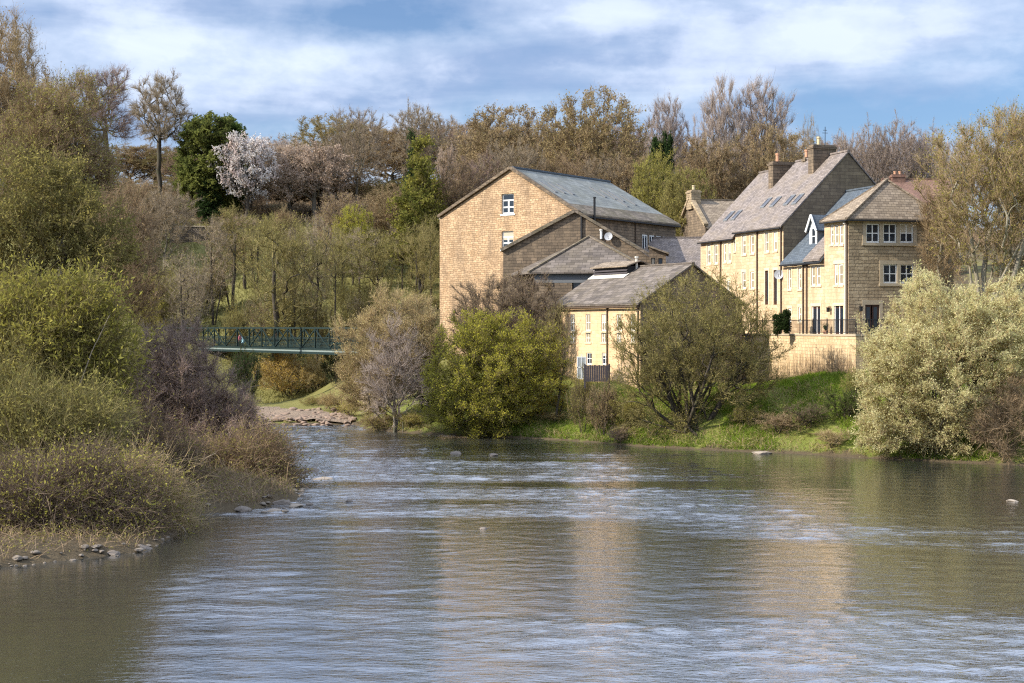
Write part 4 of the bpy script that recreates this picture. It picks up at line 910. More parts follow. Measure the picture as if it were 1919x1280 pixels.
for (w0, h0), (w1, h1) in zip(prof, prof[1:]):
    for sgn in (-1, 1):
        mb.face([F0.w(-w0, .09*sgn, wp_[2]+h0), F0.w(w0, .09*sgn, wp_[2]+h0), F0.w(w1, .09*sgn, wp_[2]+h1), F0.w(-w1, .09*sgn, wp_[2]+h1)])
        mb.face([F0.w(w0*sgn, -.09, wp_[2]+h0), F0.w(w0*sgn, .09, wp_[2]+h0), F0.w(w1*sgn, .09, wp_[2]+h1), F0.w(w1*sgn, -.09, wp_[2]+h1)])
mb.face([F0.w(-.17, -.09, wp_[2]+.5), F0.w(.17, -.09, wp_[2]+.5), F0.w(.17, .09, wp_[2]+.5), F0.w(-.17, .09, wp_[2]+.5)])
mb.build('pouch', PBLUE, bag); mb = MB(); mb.beam(F0.w(-.1, 0, wp_[2]+1.05), F0.w(0, -.12, wp_[2]+1.42), .035); mb.beam(F0.w(.1, 0, wp_[2]+1.05), F0.w(0, -.12, wp_[2]+1.42), .035); mb.build('strap', PBLUE, bag)
# ------------------------------------------------------------------ trees and bushes
def unit(v): return v/np.maximum(np.linalg.norm(v, axis=-1, keepdims=True), 1e-9)
def sample_env(rng, env, n, shell=.5, lump=.25, ragged=.0):
    """points in a union of ellipsoids with an uneven, lumpy skin"""
    vol = np.array([e[3]*e[4]*e[5] for e in env])**.8; vol /= vol.sum(); out = []
    for e, k in zip(env, rng.multinomial(n, vol)):
        d = unit(rng.normal(size=(k, 3))); r = rng.rand(k)**shell
        ph = rng.rand(3, 3)*6.28
        l = 1+lump*(np.sin(d[:, 0]*4+ph[0, 0]+np.sin(d[:, 2]*3+ph[0, 1]))*.5+np.sin(d[:, 1]*5+ph[1, 0])*.35+np.sin(d[:, 2]*6+ph[2, 0]+d[:, 0]*5)*.4)
        far = np.where(rng.rand(k) < ragged, 1+rng.rand(k)*.28, 1.0)      # a few leaders stick out
        out.append(np.array(e[:3])+d*(r*l*far)[:, None]*np.array(e[3:6]))
    return np.concatenate(out)
def skeleton(rng, stems, pts, seg=.6, wpath=.25, down=.5, curve=.35, jit=.05):
    cap = sum(len(s) for s in stems)+len(pts)*14+50
    pos = np.zeros((cap, 3)); par = np.full(cap, -1); pl = np.zeros(cap); pd = np.zeros((cap, 3)); ok = np.zeros(cap, bool); n = 0
    for st in stems:
        prev = -1
        for i, p in enumerate(st):
            pos[n] = p; par[n] = prev
            if prev >= 0: d = pos[n]-pos[prev]; L = np.linalg.norm(d); pl[n] = pl[prev]+L; pd[n] = d/max(L, 1e-6)
            else: pd[n] = (0, 0, 1)
            ok[n] = i >= len(st)*.4; prev = n; n += 1
    base = np.mean([s[len(s)//2] for s in stems], axis=0)
    order = np.argsort(np.linalg.norm(pts-base, axis=1)+rng.rand(len(pts))*.3)
    for p in pts[order]:
        dv = p-pos[:n]; dist = np.linalg.norm(dv, axis=1)
        cosv = (dv*pd[:n]).sum(1)/np.maximum(dist, 1e-6)
        cost = dist*(1.25-.35*cosv)+wpath*pl[:n]+down*np.maximum(0, pos[:n, 2]-p[2])
        cost[~ok[:n]] += 1e6
        j = int(np.argmin(cost)); D = dist[j]
        if D < .08: continue
        k = min(12, max(1, int(math.ceil(D/seg)))); c = pos[j]+pd[j]*D*curve; prev = j
        for i in range(1, k+1):
            t = i/k; q = pos[j]*(1-t)**2+c*2*t*(1-t)+p*t*t
            if i < k: q = q+rng.normal(size=3)*jit*seg*2
            d = q-pos[prev]; L = np.linalg.norm(d)
            pos[n] = q; par[n] = prev; pl[n] = pl[prev]+L; pd[n] = d/max(L, 1e-6); ok[n] = True; prev = n; n += 1
    pos, par, pl, pd = pos[:n], par[:n], pl[:n], pd[:n]
    cnt = np.zeros(n); has = np.zeros(n, bool); has[par[par >= 0]] = True; cnt[~has] = 1
    for i in range(n-1, -1, -1):
        if par[i] >= 0: cnt[par[i]] += cnt[i]
    return pos, par, pl, pd, cnt
def tubes(A, B, ra, rb, k):
    d = unit(B-A); h = np.where(np.abs(d[:, 2:3]) > .9, np.array([[1., 0, 0]]), np.array([[0, 0, 1.]]))
    u = unit(np.cross(h, d)); v = np.cross(d, u); m = len(A); an = np.arange(k)*2*math.pi/k
    ca, sa = np.cos(an)[None, :, None], np.sin(an)[None, :, None]
    ring = u[:, None]*ca+v[:, None]*sa
    B2 = B+d*(rb*.5)[:, None]
    V = np.concatenate((A[:, None]+ring*ra[:, None, None], B2[:, None]+ring*rb[:, None, None]), 1).reshape(-1, 3)
    i = np.arange(k); j = (i+1) % k; b = np.arange(m)[:, None]*2*k
    Q = np.stack((b+i, b+j, b+k+j, b+k+i), -1).reshape(-1, 4); return V, Q
def grow(rng, env, stems, ntips, r0, twigs=3.0, tl=(.5, 1.1), tw=.022, side=2, leaves=0, ls=(.10, .06), up=.35, outw=.5, shell=.5, lump=.25, seg=.6, wpath=.25, down=.5, rpow=.5, limb_r=.035, leafdir=.6, spread=.55, droop=0., rmin=.012, pts=None, ragged=.04):
    """returns trunk mesh arrays and crown mesh arrays (twigs = slot 0, leaves = slot 1)"""
    if pts is None: pts = sample_env(rng, env, ntips, shell, lump, ragged)
    pos, par, pl, pd, cnt = skeleton(rng, stems, pts, seg, wpath, down)
    rad = np.maximum(r0*(cnt/cnt.max())**rpow, rmin)
    e = np.where(par >= 0)[0]; A, B = pos[par[e]], pos[e]
    ra = np.minimum(rad[par[e]], rad[e]*1.35); rb = rad[e]; thick = rb > limb_r
    tv, tq = tubes(A[thick], B[thick], ra[thick], rb[thick], 6)
    cv, cq = tubes(A[~thick], B[~thick], ra[~thick], rb[~thick], 3)
    # twigs: thin tapering ribbons on the fine branches
    fine = e[~thick] if (~thick).any() else e
    nt_ = int(len(pts)*twigs); w = 1/np.sqrt(cnt[fine]); w /= w.sum()
    f = rng.choice(fine, nt_, p=w); a = rng.rand(nt_, 1); P0 = pos[par[f]]*(1-a)+pos[f]*a
    C = np.mean(pts, 0)-np.array((0, 0, (pts[:, 2].max()-pts[:, 2].min())*.25))
    D = unit(pd[f]*.7+unit(P0-C)*outw+np.array((0, 0, up))+rng.normal(size=(nt_, 3))*spread)
    L = rng.uniform(tl[0], tl[1], nt_)
    def ribbons(P0, D, L, w):
        m = len(P0); S = unit(np.cross(D, rng.normal(size=(m, 3))))*w/2
        bend = rng.normal(size=(m, 3))*.12*L[:, None]+np.array((0, 0, -droop))*L[:, None]
        M = P0+D*(L*.5)[:, None]+bend*.4; T = P0+D*L[:, None]+bend
        V = np.stack((P0-S, P0+S, M+S*.75, M-S*.75, T), 1).reshape(-1, 3); b = np.arange(m)[:, None]*5
        return V, (b+np.array([[0, 1, 2, 3]])), (b+np.array([[3, 2, 4]])), M, T
    V1, Q1, T1, M1, E1 = ribbons(P0, D, L, tw)
    Vs, Qs, Ts = [cv, V1], [cq, Q1+len(cv)], [T1+len(cv)]; nv = len(cv)+len(V1)
    SP, SD, SL = [P0], [E1-P0], [L]
    for k in range(side):
        a = rng.uniform(.2, .95, (nt_, 1)); p = np.where(a < .5, P0+(M1-P0)*a*2, M1+(E1-M1)*(a*2-1))
        d = unit(D+rng.normal(size=D.shape)*.75+np.array((0, 0, up*.5))); l = L*rng.uniform(.3, .6, nt_)
        v, q, t, m_, e_ = ribbons(p, d, l, tw*.7); Vs.append(v); Qs.append(q+nv); Ts.append(t+nv); nv += len(v); SP.append(p); SD.append(e_-p); SL.append(l)
    Q = np.concatenate(Qs); T = np.concatenate(Ts); mq = np.zeros(len(Q)); mt = np.zeros(len(T))
    if leaves > 0:
        SP, SD = np.concatenate(SP), np.concatenate(SD); nl = int(nt_*leaves)
        i = rng.randint(0, len(SP), nl); p = SP[i]+SD[i]*rng.uniform(.15, 1.05, (nl, 1))
        d = unit(unit(SD[i])*leafdir+rng.normal(size=(nl, 3))*.6+np.array((0, 0, .15))); s = unit(np.cross(d, rng.normal(size=(nl, 3))))
        sz = rng.uniform(.6, 1.3, (nl, 1)); ll, lw = ls[0]*sz, ls[1]*sz
        v = np.stack((p, p+d*ll*.5+s*lw*.5, p+d*ll, p+d*ll*.5-s*lw*.5), 1).reshape(-1, 3)
        q = np.arange(nl)[:, None]*4+np.array([[0, 1, 2, 3]])+nv
        Vs.append(v); Q = np.concatenate((Q, q)); mq = np.concatenate((mq, np.ones(nl)))
    return (tv, tq), (np.concatenate(Vs), Q, T, mq, mt)
def stem(rng, p, q, n=6, wob=.12, lean=(0, 0)):
    p, q = np.array(p, float), np.array(q, float); t = np.linspace(0, 1, n)[:, None]
    L = np.linalg.norm(q-p); w = np.cumsum(rng.normal(size=(n, 3))*wob*L/n, 0); w -= w[0]; w -= t*w[-1]*.5; w[:, 2] *= .2
    return p*(1-t)+q*t+w
def meshes(tr, cr):
    tm = fast_mesh('trunk', tr[0], tr[1], smooth=True)
    cm = fast_mesh('crown', cr[0], cr[1], cr[2], cr[3], cr[4]); return tm, cm
def place(name, meshes_, loc, mats, label, cat='tree', group=None, rz=0., scale=(1, 1, 1)):
    """mats: trunk, twig, leaf - held by the objects, so copies of one shape can differ"""
    t = thing(name, loc, label, cat, group); t.rotation_euler = (0, 0, rz); t.scale = scale
    for nm, me, ms in (('trunk', meshes_[0], mats[:1]), ('crown', meshes_[1], mats[1:])):
        o = bpy.data.objects.new(nm, me); COL.objects.link(o); o.parent = t
        while len(me.materials) < len(ms): me.materials.append(None)
        for sl, mt in zip(o.material_slots, ms): sl.link = 'OBJECT'; sl.material = mt
    return t
# colours
B_GREY = bark_mat('bark_grey', (.10, .085, .065), (.22, .19, .15)); B_DARK = bark_mat('bark_dark', (.045, .037, .028), (.10, .08, .06)); B_PALE = bark_mat('bark_pale', (.22, .19, .14), (.38, .33, .25))
def tw_(n, c, k=.3): c = np.array(c); return leaf_mat(n, tuple(c*(1-k)), tuple(np.minimum(c*(1+k), .9)), None, .15)
T_BROWN = tw_('twig_brown', (.225, .162, .108)); T_GREYB = tw_('twig_grey_brown', (.262, .210, .158)); T_PURP = tw_('twig_purple', (.255, .177, .158)); T_OLIVE = tw_('twig_olive', (.225, .188, .083)); T_TAN = tw_('twig_tan', (.375, .277, .158)); T_DARK = tw_('twig_dark', (.112, .087, .063)); T_LILAC = tw_('twig_lilac_grey', (.323, .262, .232)); T_ORNG = tw_('twig_orange', (.390, .232, .098))
L_BUD = leaf_mat('bud_brown', (.200, .138, .075), (.312, .225, .112), (.175, .150, .062)); L_OLIVE = leaf_mat('leaf_olive', (.200, .175, .044), (.338, .288, .075), (.150, .150, .044)); L_YG = leaf_mat('leaf_yellow_green', (.263, .263, .037), (.450, .413, .075), (.200, .213, .037)); L_LIME = leaf_mat('leaf_lime', (.163, .237, .031), (.300, .350, .056), (.062, .125, .031)); L_IVY = leaf_mat('leaf_evergreen', (.056, .100, .022), (.150, .213, .037), (.037, .075, .025)); L_DKGR = leaf_mat('leaf_dark_evergreen', (.027, .050, .018), (.062, .100, .031)); L_BLOS = leaf_mat('blossom_white', (.750, .650, .575), (.820, .820, .820), (.688, .537, .475)); L_PINK = leaf_mat('blossom_pinkish', (.450, .325, .269), (.650, .500, .425), (.350, .263, .200)); L_CATK = leaf_mat('catkin_cream', (.450, .413, .163), (.725, .675, .350), (.375, .375, .125)); L_TAN = leaf_mat('bud_tan', (.375, .294, .138), (.550, .450, .237), (.300, .250, .138)); L_OCHRE = leaf_mat('leaf_ochre', (.375, .250, .056), (.525, .375, .100), (.275, .213, .075)); L_MOSS = leaf_mat('leaf_moss_gold', (.237, .194, .037), (.375, .300, .069), (.150, .150, .037)); L_GORSE = leaf_mat('leaf_fresh_yellow', (.413, .388, .056), (.650, .600, .138), (.250, .250, .044))

T_PURP = tw_('twig_purple_brown', (.28, .205, .17)); T_BROWN = tw_('twig_brown_tan', (.28, .20, .125)); T_GREYB = tw_('twig_grey_tan', (.30, .24, .17)); T_OLIVE = tw_('twig_olive_tan', (.25, .21, .09)); T_LILAC = tw_('twig_lilac_tan', (.36, .29, .245)); T_TAN = tw_('twig_pale_tan', (.40, .30, .17)); L_BUD = leaf_mat('bud_tan_brown', (.27, .195, .105), (.40, .30, .165), (.22, .185, .085))
L_OLIVE = leaf_mat('leaf_olive_bud', (.24, .21, .06), (.37, .32, .10), (.18, .17, .06)); L_YG = leaf_mat('leaf_yellow_willow', (.42, .40, .05), (.60, .555, .09), (.33, .33, .045), .5); L_LIME = leaf_mat('leaf_lime_green', (.13, .16, .03), (.26, .28, .055), (.07, .105, .03)); L_MOSS = leaf_mat('leaf_moss_yellow', (.26, .235, .05), (.40, .35, .09), (.18, .17, .05)); L_GORSE = leaf_mat('leaf_sallow_yellow', (.27, .25, .045), (.50, .45, .11), (.22, .21, .05)); L_CATK = leaf_mat('catkin_pale_cream', (.60, .55, .25), (.80, .75, .45), (.52, .48, .20), .5)
T_MIDB = tw_('twig_mid_brown', (.19, .14, .10)); L_GOLD = leaf_mat('bud_gold_brown', (.29, .22, .085), (.42, .325, .14), (.24, .20, .075))
L_TAN = leaf_mat('bud_golden_tan', (.36, .28, .12), (.52, .42, .20), (.27, .23, .10))
L_IVY = leaf_mat('leaf_evergreen_green', (.07, .11, .022), (.16, .21, .045), (.05, .085, .02))
T_ORNG = tw_('twig_russet', (.27, .19, .11))
L_LIMEB = leaf_mat('leaf_bright_lime', (.14, .16, .04), (.27, .29, .08), (.10, .13, .04), .5); L_GOLD = leaf_mat('bud_brown_gold', (.25, .185, .085), (.37, .28, .14), (.21, .17, .075))
L_CATK = leaf_mat('catkin_cream_yellow', (.56, .51, .24), (.76, .70, .41), (.48, .45, .20), .5); L_PINK = leaf_mat('blossom_warm_pink', (.42, .31, .23), (.58, .46, .36), (.32, .24, .17)); L_IVYG = leaf_mat('ivy_yellow_green', (.19, .18, .035), (.31, .285, .065), (.10, .115, .03))
# ---- shapes shared by the woodland trees (unit: metres, about 14 m tall, base at the origin)
def shape_round(seed, H=14, W=5.2, leaves=0., twigs=13, ls=(.12, .08), low=.28, tips=720, **kw):
    rng = np.random.RandomState(seed)
    env = [(0, 0, H*.64, W, W, H*.36)]+[(rng.uniform(-.5, .5)*W, rng.uniform(-.5, .5)*W, H*rng.uniform(.5, .75), W*.6, W*.6, H*.22) for _ in range(3)]
    fork = H*low; st = [stem(rng, (0, 0, -.6), (rng.uniform(-.3, .3), rng.uniform(-.3, .3), fork+1.5), 8)]
    return meshes(*grow(rng, env, st, tips, .26, twigs, (.35, .85), .030, 2, leaves, ls, up=.15, outw=.8, lump=.10, shell=.38, **kw))
def shape_poplar(seed, H=16, W=3.3, **kw):
    rng = np.random.RandomState(seed)
    env = [(0, 0, H*.55, W, W, H*.42), (.5, 0, H*.70, W*.75, W*.75, H*.29), (-.8, 0, H*.66, W*.6, W*.6, H*.28)]
    st = [stem(rng, (0, 0, -.6), (0, 0, H*.6), 10, .04)]
    return meshes(*grow(rng, env, st, 620, .26, 13, (.5, 1.2), .026, 2, 0, up=1.1, outw=.3, down=1.2, wpath=.12, spread=.3, shell=.42, lump=.08, **kw))
def shape_bush(seed, H=5, W=3.2, leaves=2., twigs=9, ls=(.14, .07), tips=260, nst=6, **kw):
    rng = np.random.RandomState(seed)
    env = [(0, 0, H*.52, W, W, H*.46)]+[(rng.uniform(-.6, .6)*W, rng.uniform(-.6, .6)*W, H*rng.uniform(.35, .6), W*.5, W*.5, H*.3) for _ in range(3)]
    st = [stem(rng, (rng.uniform(-.3, .3), rng.uniform(-.3, .3), -.5), (rng.uniform(-.5, .5)*W, rng.uniform(-.5, .5)*W, H*rng.uniform(.3, .5)), 5) for _ in range(nst)]
    return meshes(*grow(rng, env, st, tips, .09, twigs, (.4, .95), .026, 2, leaves, ls, up=.45, outw=.6, limb_r=.03, **kw))
def shape_scot(seed, H=15, W=3.6):
    rng = np.random.RandomState(seed)
    env = [(0, 0, H*.84, W*.8, W*.8, H*.14), (.8, 0, H*.70, W, W, H*.12), (-1.4, .3, H*.60, W*.7, W*.7, H*.07), (1.8, 0, H*.58, W*.6, W*.6, H*.05)]
    st = [stem(rng, (0, 0, -.6), (.3, 0, H*.8), 12, .08)]
    return meshes(*grow(rng, env, st, 340, .24, 20, (.4, .9), .03, 2, 0, up=.15, outw=.7, wpath=.05, down=.2, lump=.12))
def shape_ever(seed, H=12, W=4.2, ls=(.22, .15)):
    rng = np.random.RandomState(seed)
    env = [(-W*.35, 0, H*.82, W*.5, W*.5, H*.17), (W*.45, 0, H*.80, W*.45, W*.45, H*.15), (0, 0, H*.5, W*.62, W*.62, H*.34), (-W*.4, .3, H*.45, W*.45, W*.45, H*.25), (W*.2, 0, H*.28, W*.5, W*.5, H*.22)]
    st = [stem(rng, (0, 0, -.6), (0, 0, H*.55), 8)]
    return meshes(*grow(rng, env, st, 600, .26, 8, (.4, .8), .03, 2, 10, ls, up=.2, outw=.7, shell=.35, lump=.10))
ROUND = [shape_round(s, leaves=.5, ls=(.13, .09)) for s in (11, 12, 13)]
ROUNDB = [shape_round(s, leaves=2.6, ls=(.17, .10)) for s in (21, 22, 23)]
SPREAD = [shape_round(31, 13, 6.4, 0., 14, low=.2), shape_round(32, 13, 6.6, 2.2, 14, (.15, .09), low=.2)]
def shape_slim(seed, H=15, W=2.6, leaves=.6):
    rng = np.random.RandomState(seed)
    env = [(0, 0, H*.62, W*.8, W*.8, H*.36), (0, 0, H*.75, W, W, H*.2), (.5, .3, H*.45, W*.8, W*.8, H*.2)]
    st = [stem(rng, (0, 0, -.6), (rng.uniform(-.5, .5), 0, H*.8), 10, .05)]+[stem(rng, (.15, .1, -.4), (rng.uniform(-1, 1), rng.uniform(-1, 1), H*.55), 8, .06) for _ in range(seed % 2)]
    return meshes(*grow(rng, env, st, 230, .14, 7, (.5, 1.2), .026, 2, leaves, (.14, .09), up=.7, outw=.4, down=1.0, wpath=.08, spread=.4, limb_r=.045, lump=.12))
SLIM = [shape_slim(41, 15, 2.7, .8), shape_slim(42, 15, 3.0, .3), shape_slim(43, 15, 2.4, 1.0)]
POPLAR = [shape_poplar(51), shape_poplar(52, 15, 3.5)]
SCOT = [shape_scot(61), shape_scot(62, 15, 3.6)]
def shape_ivy(seed, H=13, W=3.4):
    rng = np.random.RandomState(seed)
    env = [(.2, 0, H*.80, W*.28, W*.28, H*.19), (0, 0, H*.58, W*.48, W*.48, H*.24), (-W*.3, 0, H*.36, W*.55, W*.55, H*.26), (W*.35, .2, H*.45, W*.38, W*.38, H*.2)]
    st = [stem(rng, (0, 0, -.6), (0, 0, H*.75), 8, .05)]
    return meshes(*grow(rng, env, st, 420, .22, 9, (.5, 1.0), .03, 2, 6, (.2, .14), up=.3, outw=.7, shell=.4, lump=.2, ragged=.15))
IVY = shape_ivy(75)
EVER = [shape_ever(71), shape_ever(72, 13, 3.2)]
BLOSSOM = shape_round(81, 9, 4.4, 7, 8, (.15, .12), .3, 360)
BUSH = [shape_bush(91, leaves=0), shape_bush(92, leaves=3.5), shape_bush(93, 4.2, 3.4, 5), shape_bush(94, 5.5, 2.6, 1.5)]
H0 = {}
def native(ms):
    if ms[1].name not in H0:
        v = np.empty(len(ms[1].vertices)*3, np.float32); ms[1].vertices.foreach_get('co', v); v = v.reshape(-1, 3)
        H0[ms[1].name] = (np.percentile(v[:, 2], 99.3), np.percentile(np.abs(v[:, :2]).max(1), 93))
    return H0[ms[1].name]
TR = random.Random(77)
def wood(ms, x, Y, ytop, hw, mats, label, name='tree', cat='tree', group=None, zb=None, ybase=None):
    """a tree by where its foot stands, the height its top reaches and its half width (photo pixels at depth Y)"""
    X = (x-CX)/FPX*Y; z0 = gz(X, Y) if zb is None else zb
    h, w = native(ms); H = P(x, ytop, Y)[2]-z0; Wd = hw/FPX*Y
    return place(name, ms, (X, Y, z0-.1), mats, label, cat, group, TR.uniform(0, 6.28), (Wd/w, Wd/w, H/h))
# ---- trees one can point at, on the hillside and along the skyline
wood(SCOT[0], 300, 226, 136, 54, (B_DARK, T_GREYB, L_BUD), 'lone tall bare tree with spreading top standing beside the round evergreen', 'bare_tree')
wood(EVER[0], 385, 226, 222, 62, (B_DARK, T_DARK, L_LIMEB), 'bushy lime and dark green evergreen tree, left of the white blossom tree', 'evergreen_tree')
wood(EVER[1], 432, 232, 226, 34, (B_DARK, T_DARK, L_IVY), 'darker evergreen tree rising just behind the white blossom tree', 'evergreen_tree')
wood(EVER[1], 392, 223, 330, 26, (B_DARK, T_DARK, L_DKGR), 'very dark green shrubby evergreen under the lime evergreen tree', 'evergreen_tree')
wood(BLOSSOM, 460, 222, 252, 54, (B_DARK, T_DARK, L_BLOS), 'white blossoming cherry tree on the hillside above the field wall', 'blossom_tree')
wood(BLOSSOM, 590, 226, 270, 62, (B_GREY, T_GREYB, L_PINK), 'pale pinkish blossom tree to the right of the white cherry', 'blossom_tree')
wood(BLOSSOM, 545, 230, 268, 50, (B_GREY, T_GREYB, L_PINK), 'pinkish blossom tree squeezed directly between the white cherry and another pink tree', 'blossom_tree')
wood(BLOSSOM, 838, 206, 276, 22, (B_DARK, T_GREYB, L_PINK), 'small pale blossom tree beside the ivy covered tree above the mill roof', 'blossom_tree')
wood(IVY, 790, 188, 262, 50, (B_DARK, T_OLIVE, L_IVYG), 'tall conical tree wrapped in yellow green ivy, left of the mill', 'ivy_tree')
wood(IVY, 772, 192, 252, 20, (B_DARK, T_DARK, L_DKGR), 'dark ivy clad treetop poking above the yellow green ivy tree', 'ivy_tree')
wood(SPREAD[0], 668, 232, 205, 62, (B_GREY, T_GREYB, L_BUD), 'wide fan shaped bare tree on the skyline, right of the pink blossom', 'bare_tree')
wood(ROUND[1], 790, 240, 199, 50, (B_GREY, T_GREYB, L_BUD), 'bare tree with thin topmost twigs above the ivy covered tree', 'bare_tree')
wood(ROUNDB[0], 960, 215, 205, 88, (B_GREY, T_BROWN, L_BUD), 'broad round brown budding tree directly above the mill gable peak', 'budding_tree')
wood(ROUNDB[1], 1112, 205, 172, 92, (B_GREY, T_BROWN, L_GOLD), 'big brown and gold budding tree above the mill ridge', 'budding_tree')
wood(POPLAR[0], 1248, 225, 183, 38, (B_GREY, T_LILAC, L_BUD), 'single bare lilac grey poplar standing clear between mill and terrace', 'poplar_tree')
wood(POPLAR[1], 1352, 205, 150, 46, (B_GREY, T_LILAC, L_BUD), 'left of the twin tall bare poplars behind the terrace roof', 'poplar_tree', 'tree')
wood(POPLAR[0], 1428, 206, 153, 52, (B_GREY, T_LILAC, L_BUD), 'right of the twin tall bare poplars behind the terrace roof', 'poplar_tree', 'tree')
wood(SLIM[1], 1516, 215, 216, 20, (B_DARK, T_GREYB, L_BUD), 'small dark bare tree on the skyline left of the tall roof aerial', 'bare_tree')
wood(ROUNDB[2], 1330, 188, 262, 62, (B_GREY, T_BROWN, L_BUD), 'brown bushy tree below the twin poplars at the cottage chimney', 'budding_tree')
wood(ROUNDB[1], 1440, 190, 238, 66, (B_GREY, T_BROWN, L_BUD), 'brown bushy tree below the twin poplars beside the roof stacks', 'budding_tree')
wood(ROUNDB[0], 1290, 172, 318, 52, (B_DARK, T_OLIVE, L_OLIVE), 'fresh olive green tree in the gap between mill roof and cottage', 'budding_tree')
wood(ROUNDB[2], 1228, 178, 285, 46, (B_DARK, T_OLIVE, L_MOSS), 'mossy gold green tree behind the far end of the mill roof', 'budding_tree')
wood(EVER[1], 1240, 196, 255, 18, (B_DARK, T_DARK, L_DKGR), 'small dark evergreen between the gold green tree and lone poplar', 'evergreen_tree')
for x, yt, hw, lb in ((1632, 232, 34, 'first bare tree right of the tall gable, on the skyline'), (1690, 226, 42, 'fullest bare tree on the skyline above the brown roofed house'), (1742, 240, 36, 'bare skyline tree just left of the orange tinted riverside tree'), (1592, 248, 24, 'faint small bare tree immediately behind the tall gable apex')):
    wood(ROUND[TR.randint(0, 2)], x, 255, yt, hw, (B_GREY, T_LILAC, L_BUD), lb, 'bare_tree')
wood(ROUNDB[1], 662, 192, 386, 34, (B_DARK, T_OLIVE, L_YG), 'small bright yellow green tree on the slope left of the ivy tree', 'budding_tree')
wood(SLIM[0], 522, 166, 402, 62, (B_DARK, T_OLIVE, L_OLIVE), 'dark many stemmed tree rising directly behind the footbridge', 'slim_tree')
for x, Y, yt, hw, lb in ((553, 168, 415, 34, 'slim dark trunked tree just right of the many stemmed tree behind the footbridge'), (592, 170, 405, 36, 'slim tree behind the middle of the footbridge with thin straight trunk'), (628, 166, 420, 34, 'slim tree behind the right end of the footbridge'), (436, 188, 385, 44, 'slender tree standing alone before the field wall'), (344, 175, 470, 36, 'pale stemmed birch above the left part of the footbridge'), (700, 168, 430, 44, 'grey bare tree with forked trunk between footbridge and mill'), (782, 164, 420, 40, 'dark trunked tree nearest the left corner of the mill'), (808, 172, 402, 34, 'thin tree touching the mill corner in front of the ivy tree')):
    wood(SLIM[hw % 3], x, Y, yt, hw, (B_DARK, T_OLIVE if hw % 3 else T_GREYB, L_OLIVE), lb, 'slim_tree')
# ---- the wood behind: many trees nothing tells apart
TCOL = [(B_GREY, T_BROWN, L_BUD), (B_GREY, T_GREYB, L_BUD), (B_DARK, T_BROWN, L_GOLD), (B_GREY, T_PURP, L_BUD), (B_DARK, T_OLIVE, L_GOLD)]
def filler(specs, label, group, shapes, name='woodland_tree', cols=TCOL):
    for x, Y, yt, hw in specs: wood(TR.choice(shapes), x, Y, yt, hw, TR.choice(cols), label, name, 'tree', group)
sp = []
for x in range(230, 870, 50): sp.append((x+TR.uniform(-16, 16), 256+TR.uniform(-10, 22), 282+TR.uniform(-18, 16)-(46 if x > 625 else 0), 68+TR.uniform(-10, 18)))
for x in range(230, 850, 60): sp.append((x+TR.uniform(-18, 18), 238+TR.uniform(-4, 8), 322+TR.uniform(-22, 20), 66+TR.uniform(-6, 12)))
filler(sp, 'bare brown tree in the wood along the hilltop left of the mill', 'hilltop woodland trees', ROUND+SPREAD[:1]+ROUNDB[:1])
sp = [(x+TR.uniform(-18, 18), 238+TR.uniform(-14, 20), 232+TR.uniform(-10, 22), 72+TR.uniform(-8, 16)) for x in range(850, 1250, 50)]+[(x+TR.uniform(-15, 15), 196+TR.uniform(-8, 8), 282+TR.uniform(-15, 18), 64) for x in range(850, 1240, 56)]
filler(sp, 'brown budding tree in the wood directly behind the mill', 'woodland trees behind the mill', ROUND+ROUNDB)
sp = [(x+TR.uniform(-15, 15), 224+TR.uniform(-12, 16), 258+TR.uniform(-10, 20), 58+TR.uniform(-6, 8)) for x in range(1290, 1540, 48)]+[(x+TR.uniform(-12, 12), 200+TR.uniform(-5, 8), 330+TR.uniform(-20, 20), 56) for x in range(1220, 1480, 52)]
filler(sp, 'brown budding tree in the wood behind the terrace', 'woodland trees behind the terrace', ROUND+ROUNDB)
sp = [(x+TR.uniform(-10, 10), 300+TR.uniform(-10, 30), 266+TR.uniform(-14, 10), 44) for x in list(range(430, 560, 30))+list(range(1570, 1900, 40))]
filler(sp, 'pale far bare tree on the most distant skyline', 'distant skyline trees', ROUND, cols=[(B_GREY, T_LILAC, L_BUD)])
sp = [(x+TR.uniform(-12, 12), 190+TR.uniform(-6, 8), 430+TR.uniform(-20, 20), 30+TR.uniform(-6, 10)) for x in range(640, 830, 34)]
filler(sp, 'thin olive tree on the grassy slope between footbridge and mill', 'slope trees', SLIM, 'slim_tree', [(B_DARK, T_OLIVE, L_OLIVE), (B_DARK, T_GREYB, L_OLIVE)])
sp = [(x+TR.uniform(-10, 10), TR.uniform(172, 202), 415+TR.uniform(-25, 25), 30+TR.uniform(-6, 10)) for x in range(400, 660, 30)]
filler(sp, 'thin bare trunked tree on the grassy slope straight behind the footbridge', 'slope trees behind the footbridge', SLIM, 'slim_tree', [(B_DARK, T_OLIVE, L_OLIVE), (B_DARK, T_GREYB, L_BUD), (B_DARK, T_BROWN, L_BUD)])
sp = [(x+TR.uniform(-12, 12), 205+TR.uniform(-10, 8), 365+TR.uniform(-20, 25), 46+TR.uniform(-6, 10)) for x in range(650, 860, 42)]+[(x+TR.uniform(-12, 12), 206+TR.uniform(-6, 6), 360+TR.uniform(-30, 20), 58) for x in range(190, 300, 36)]
filler(sp, 'brown and olive tree halfway up the hillside wood', 'hillside trees', ROUND+ROUNDB, cols=TCOL[:4])
def bushes(specs, label, group, mats, shapes, name='bush'):
    for x, Y, yt, hw in specs: wood(TR.choice(shapes), x, Y, yt, hw, TR.choice(mats), label, name, 'bush', group)
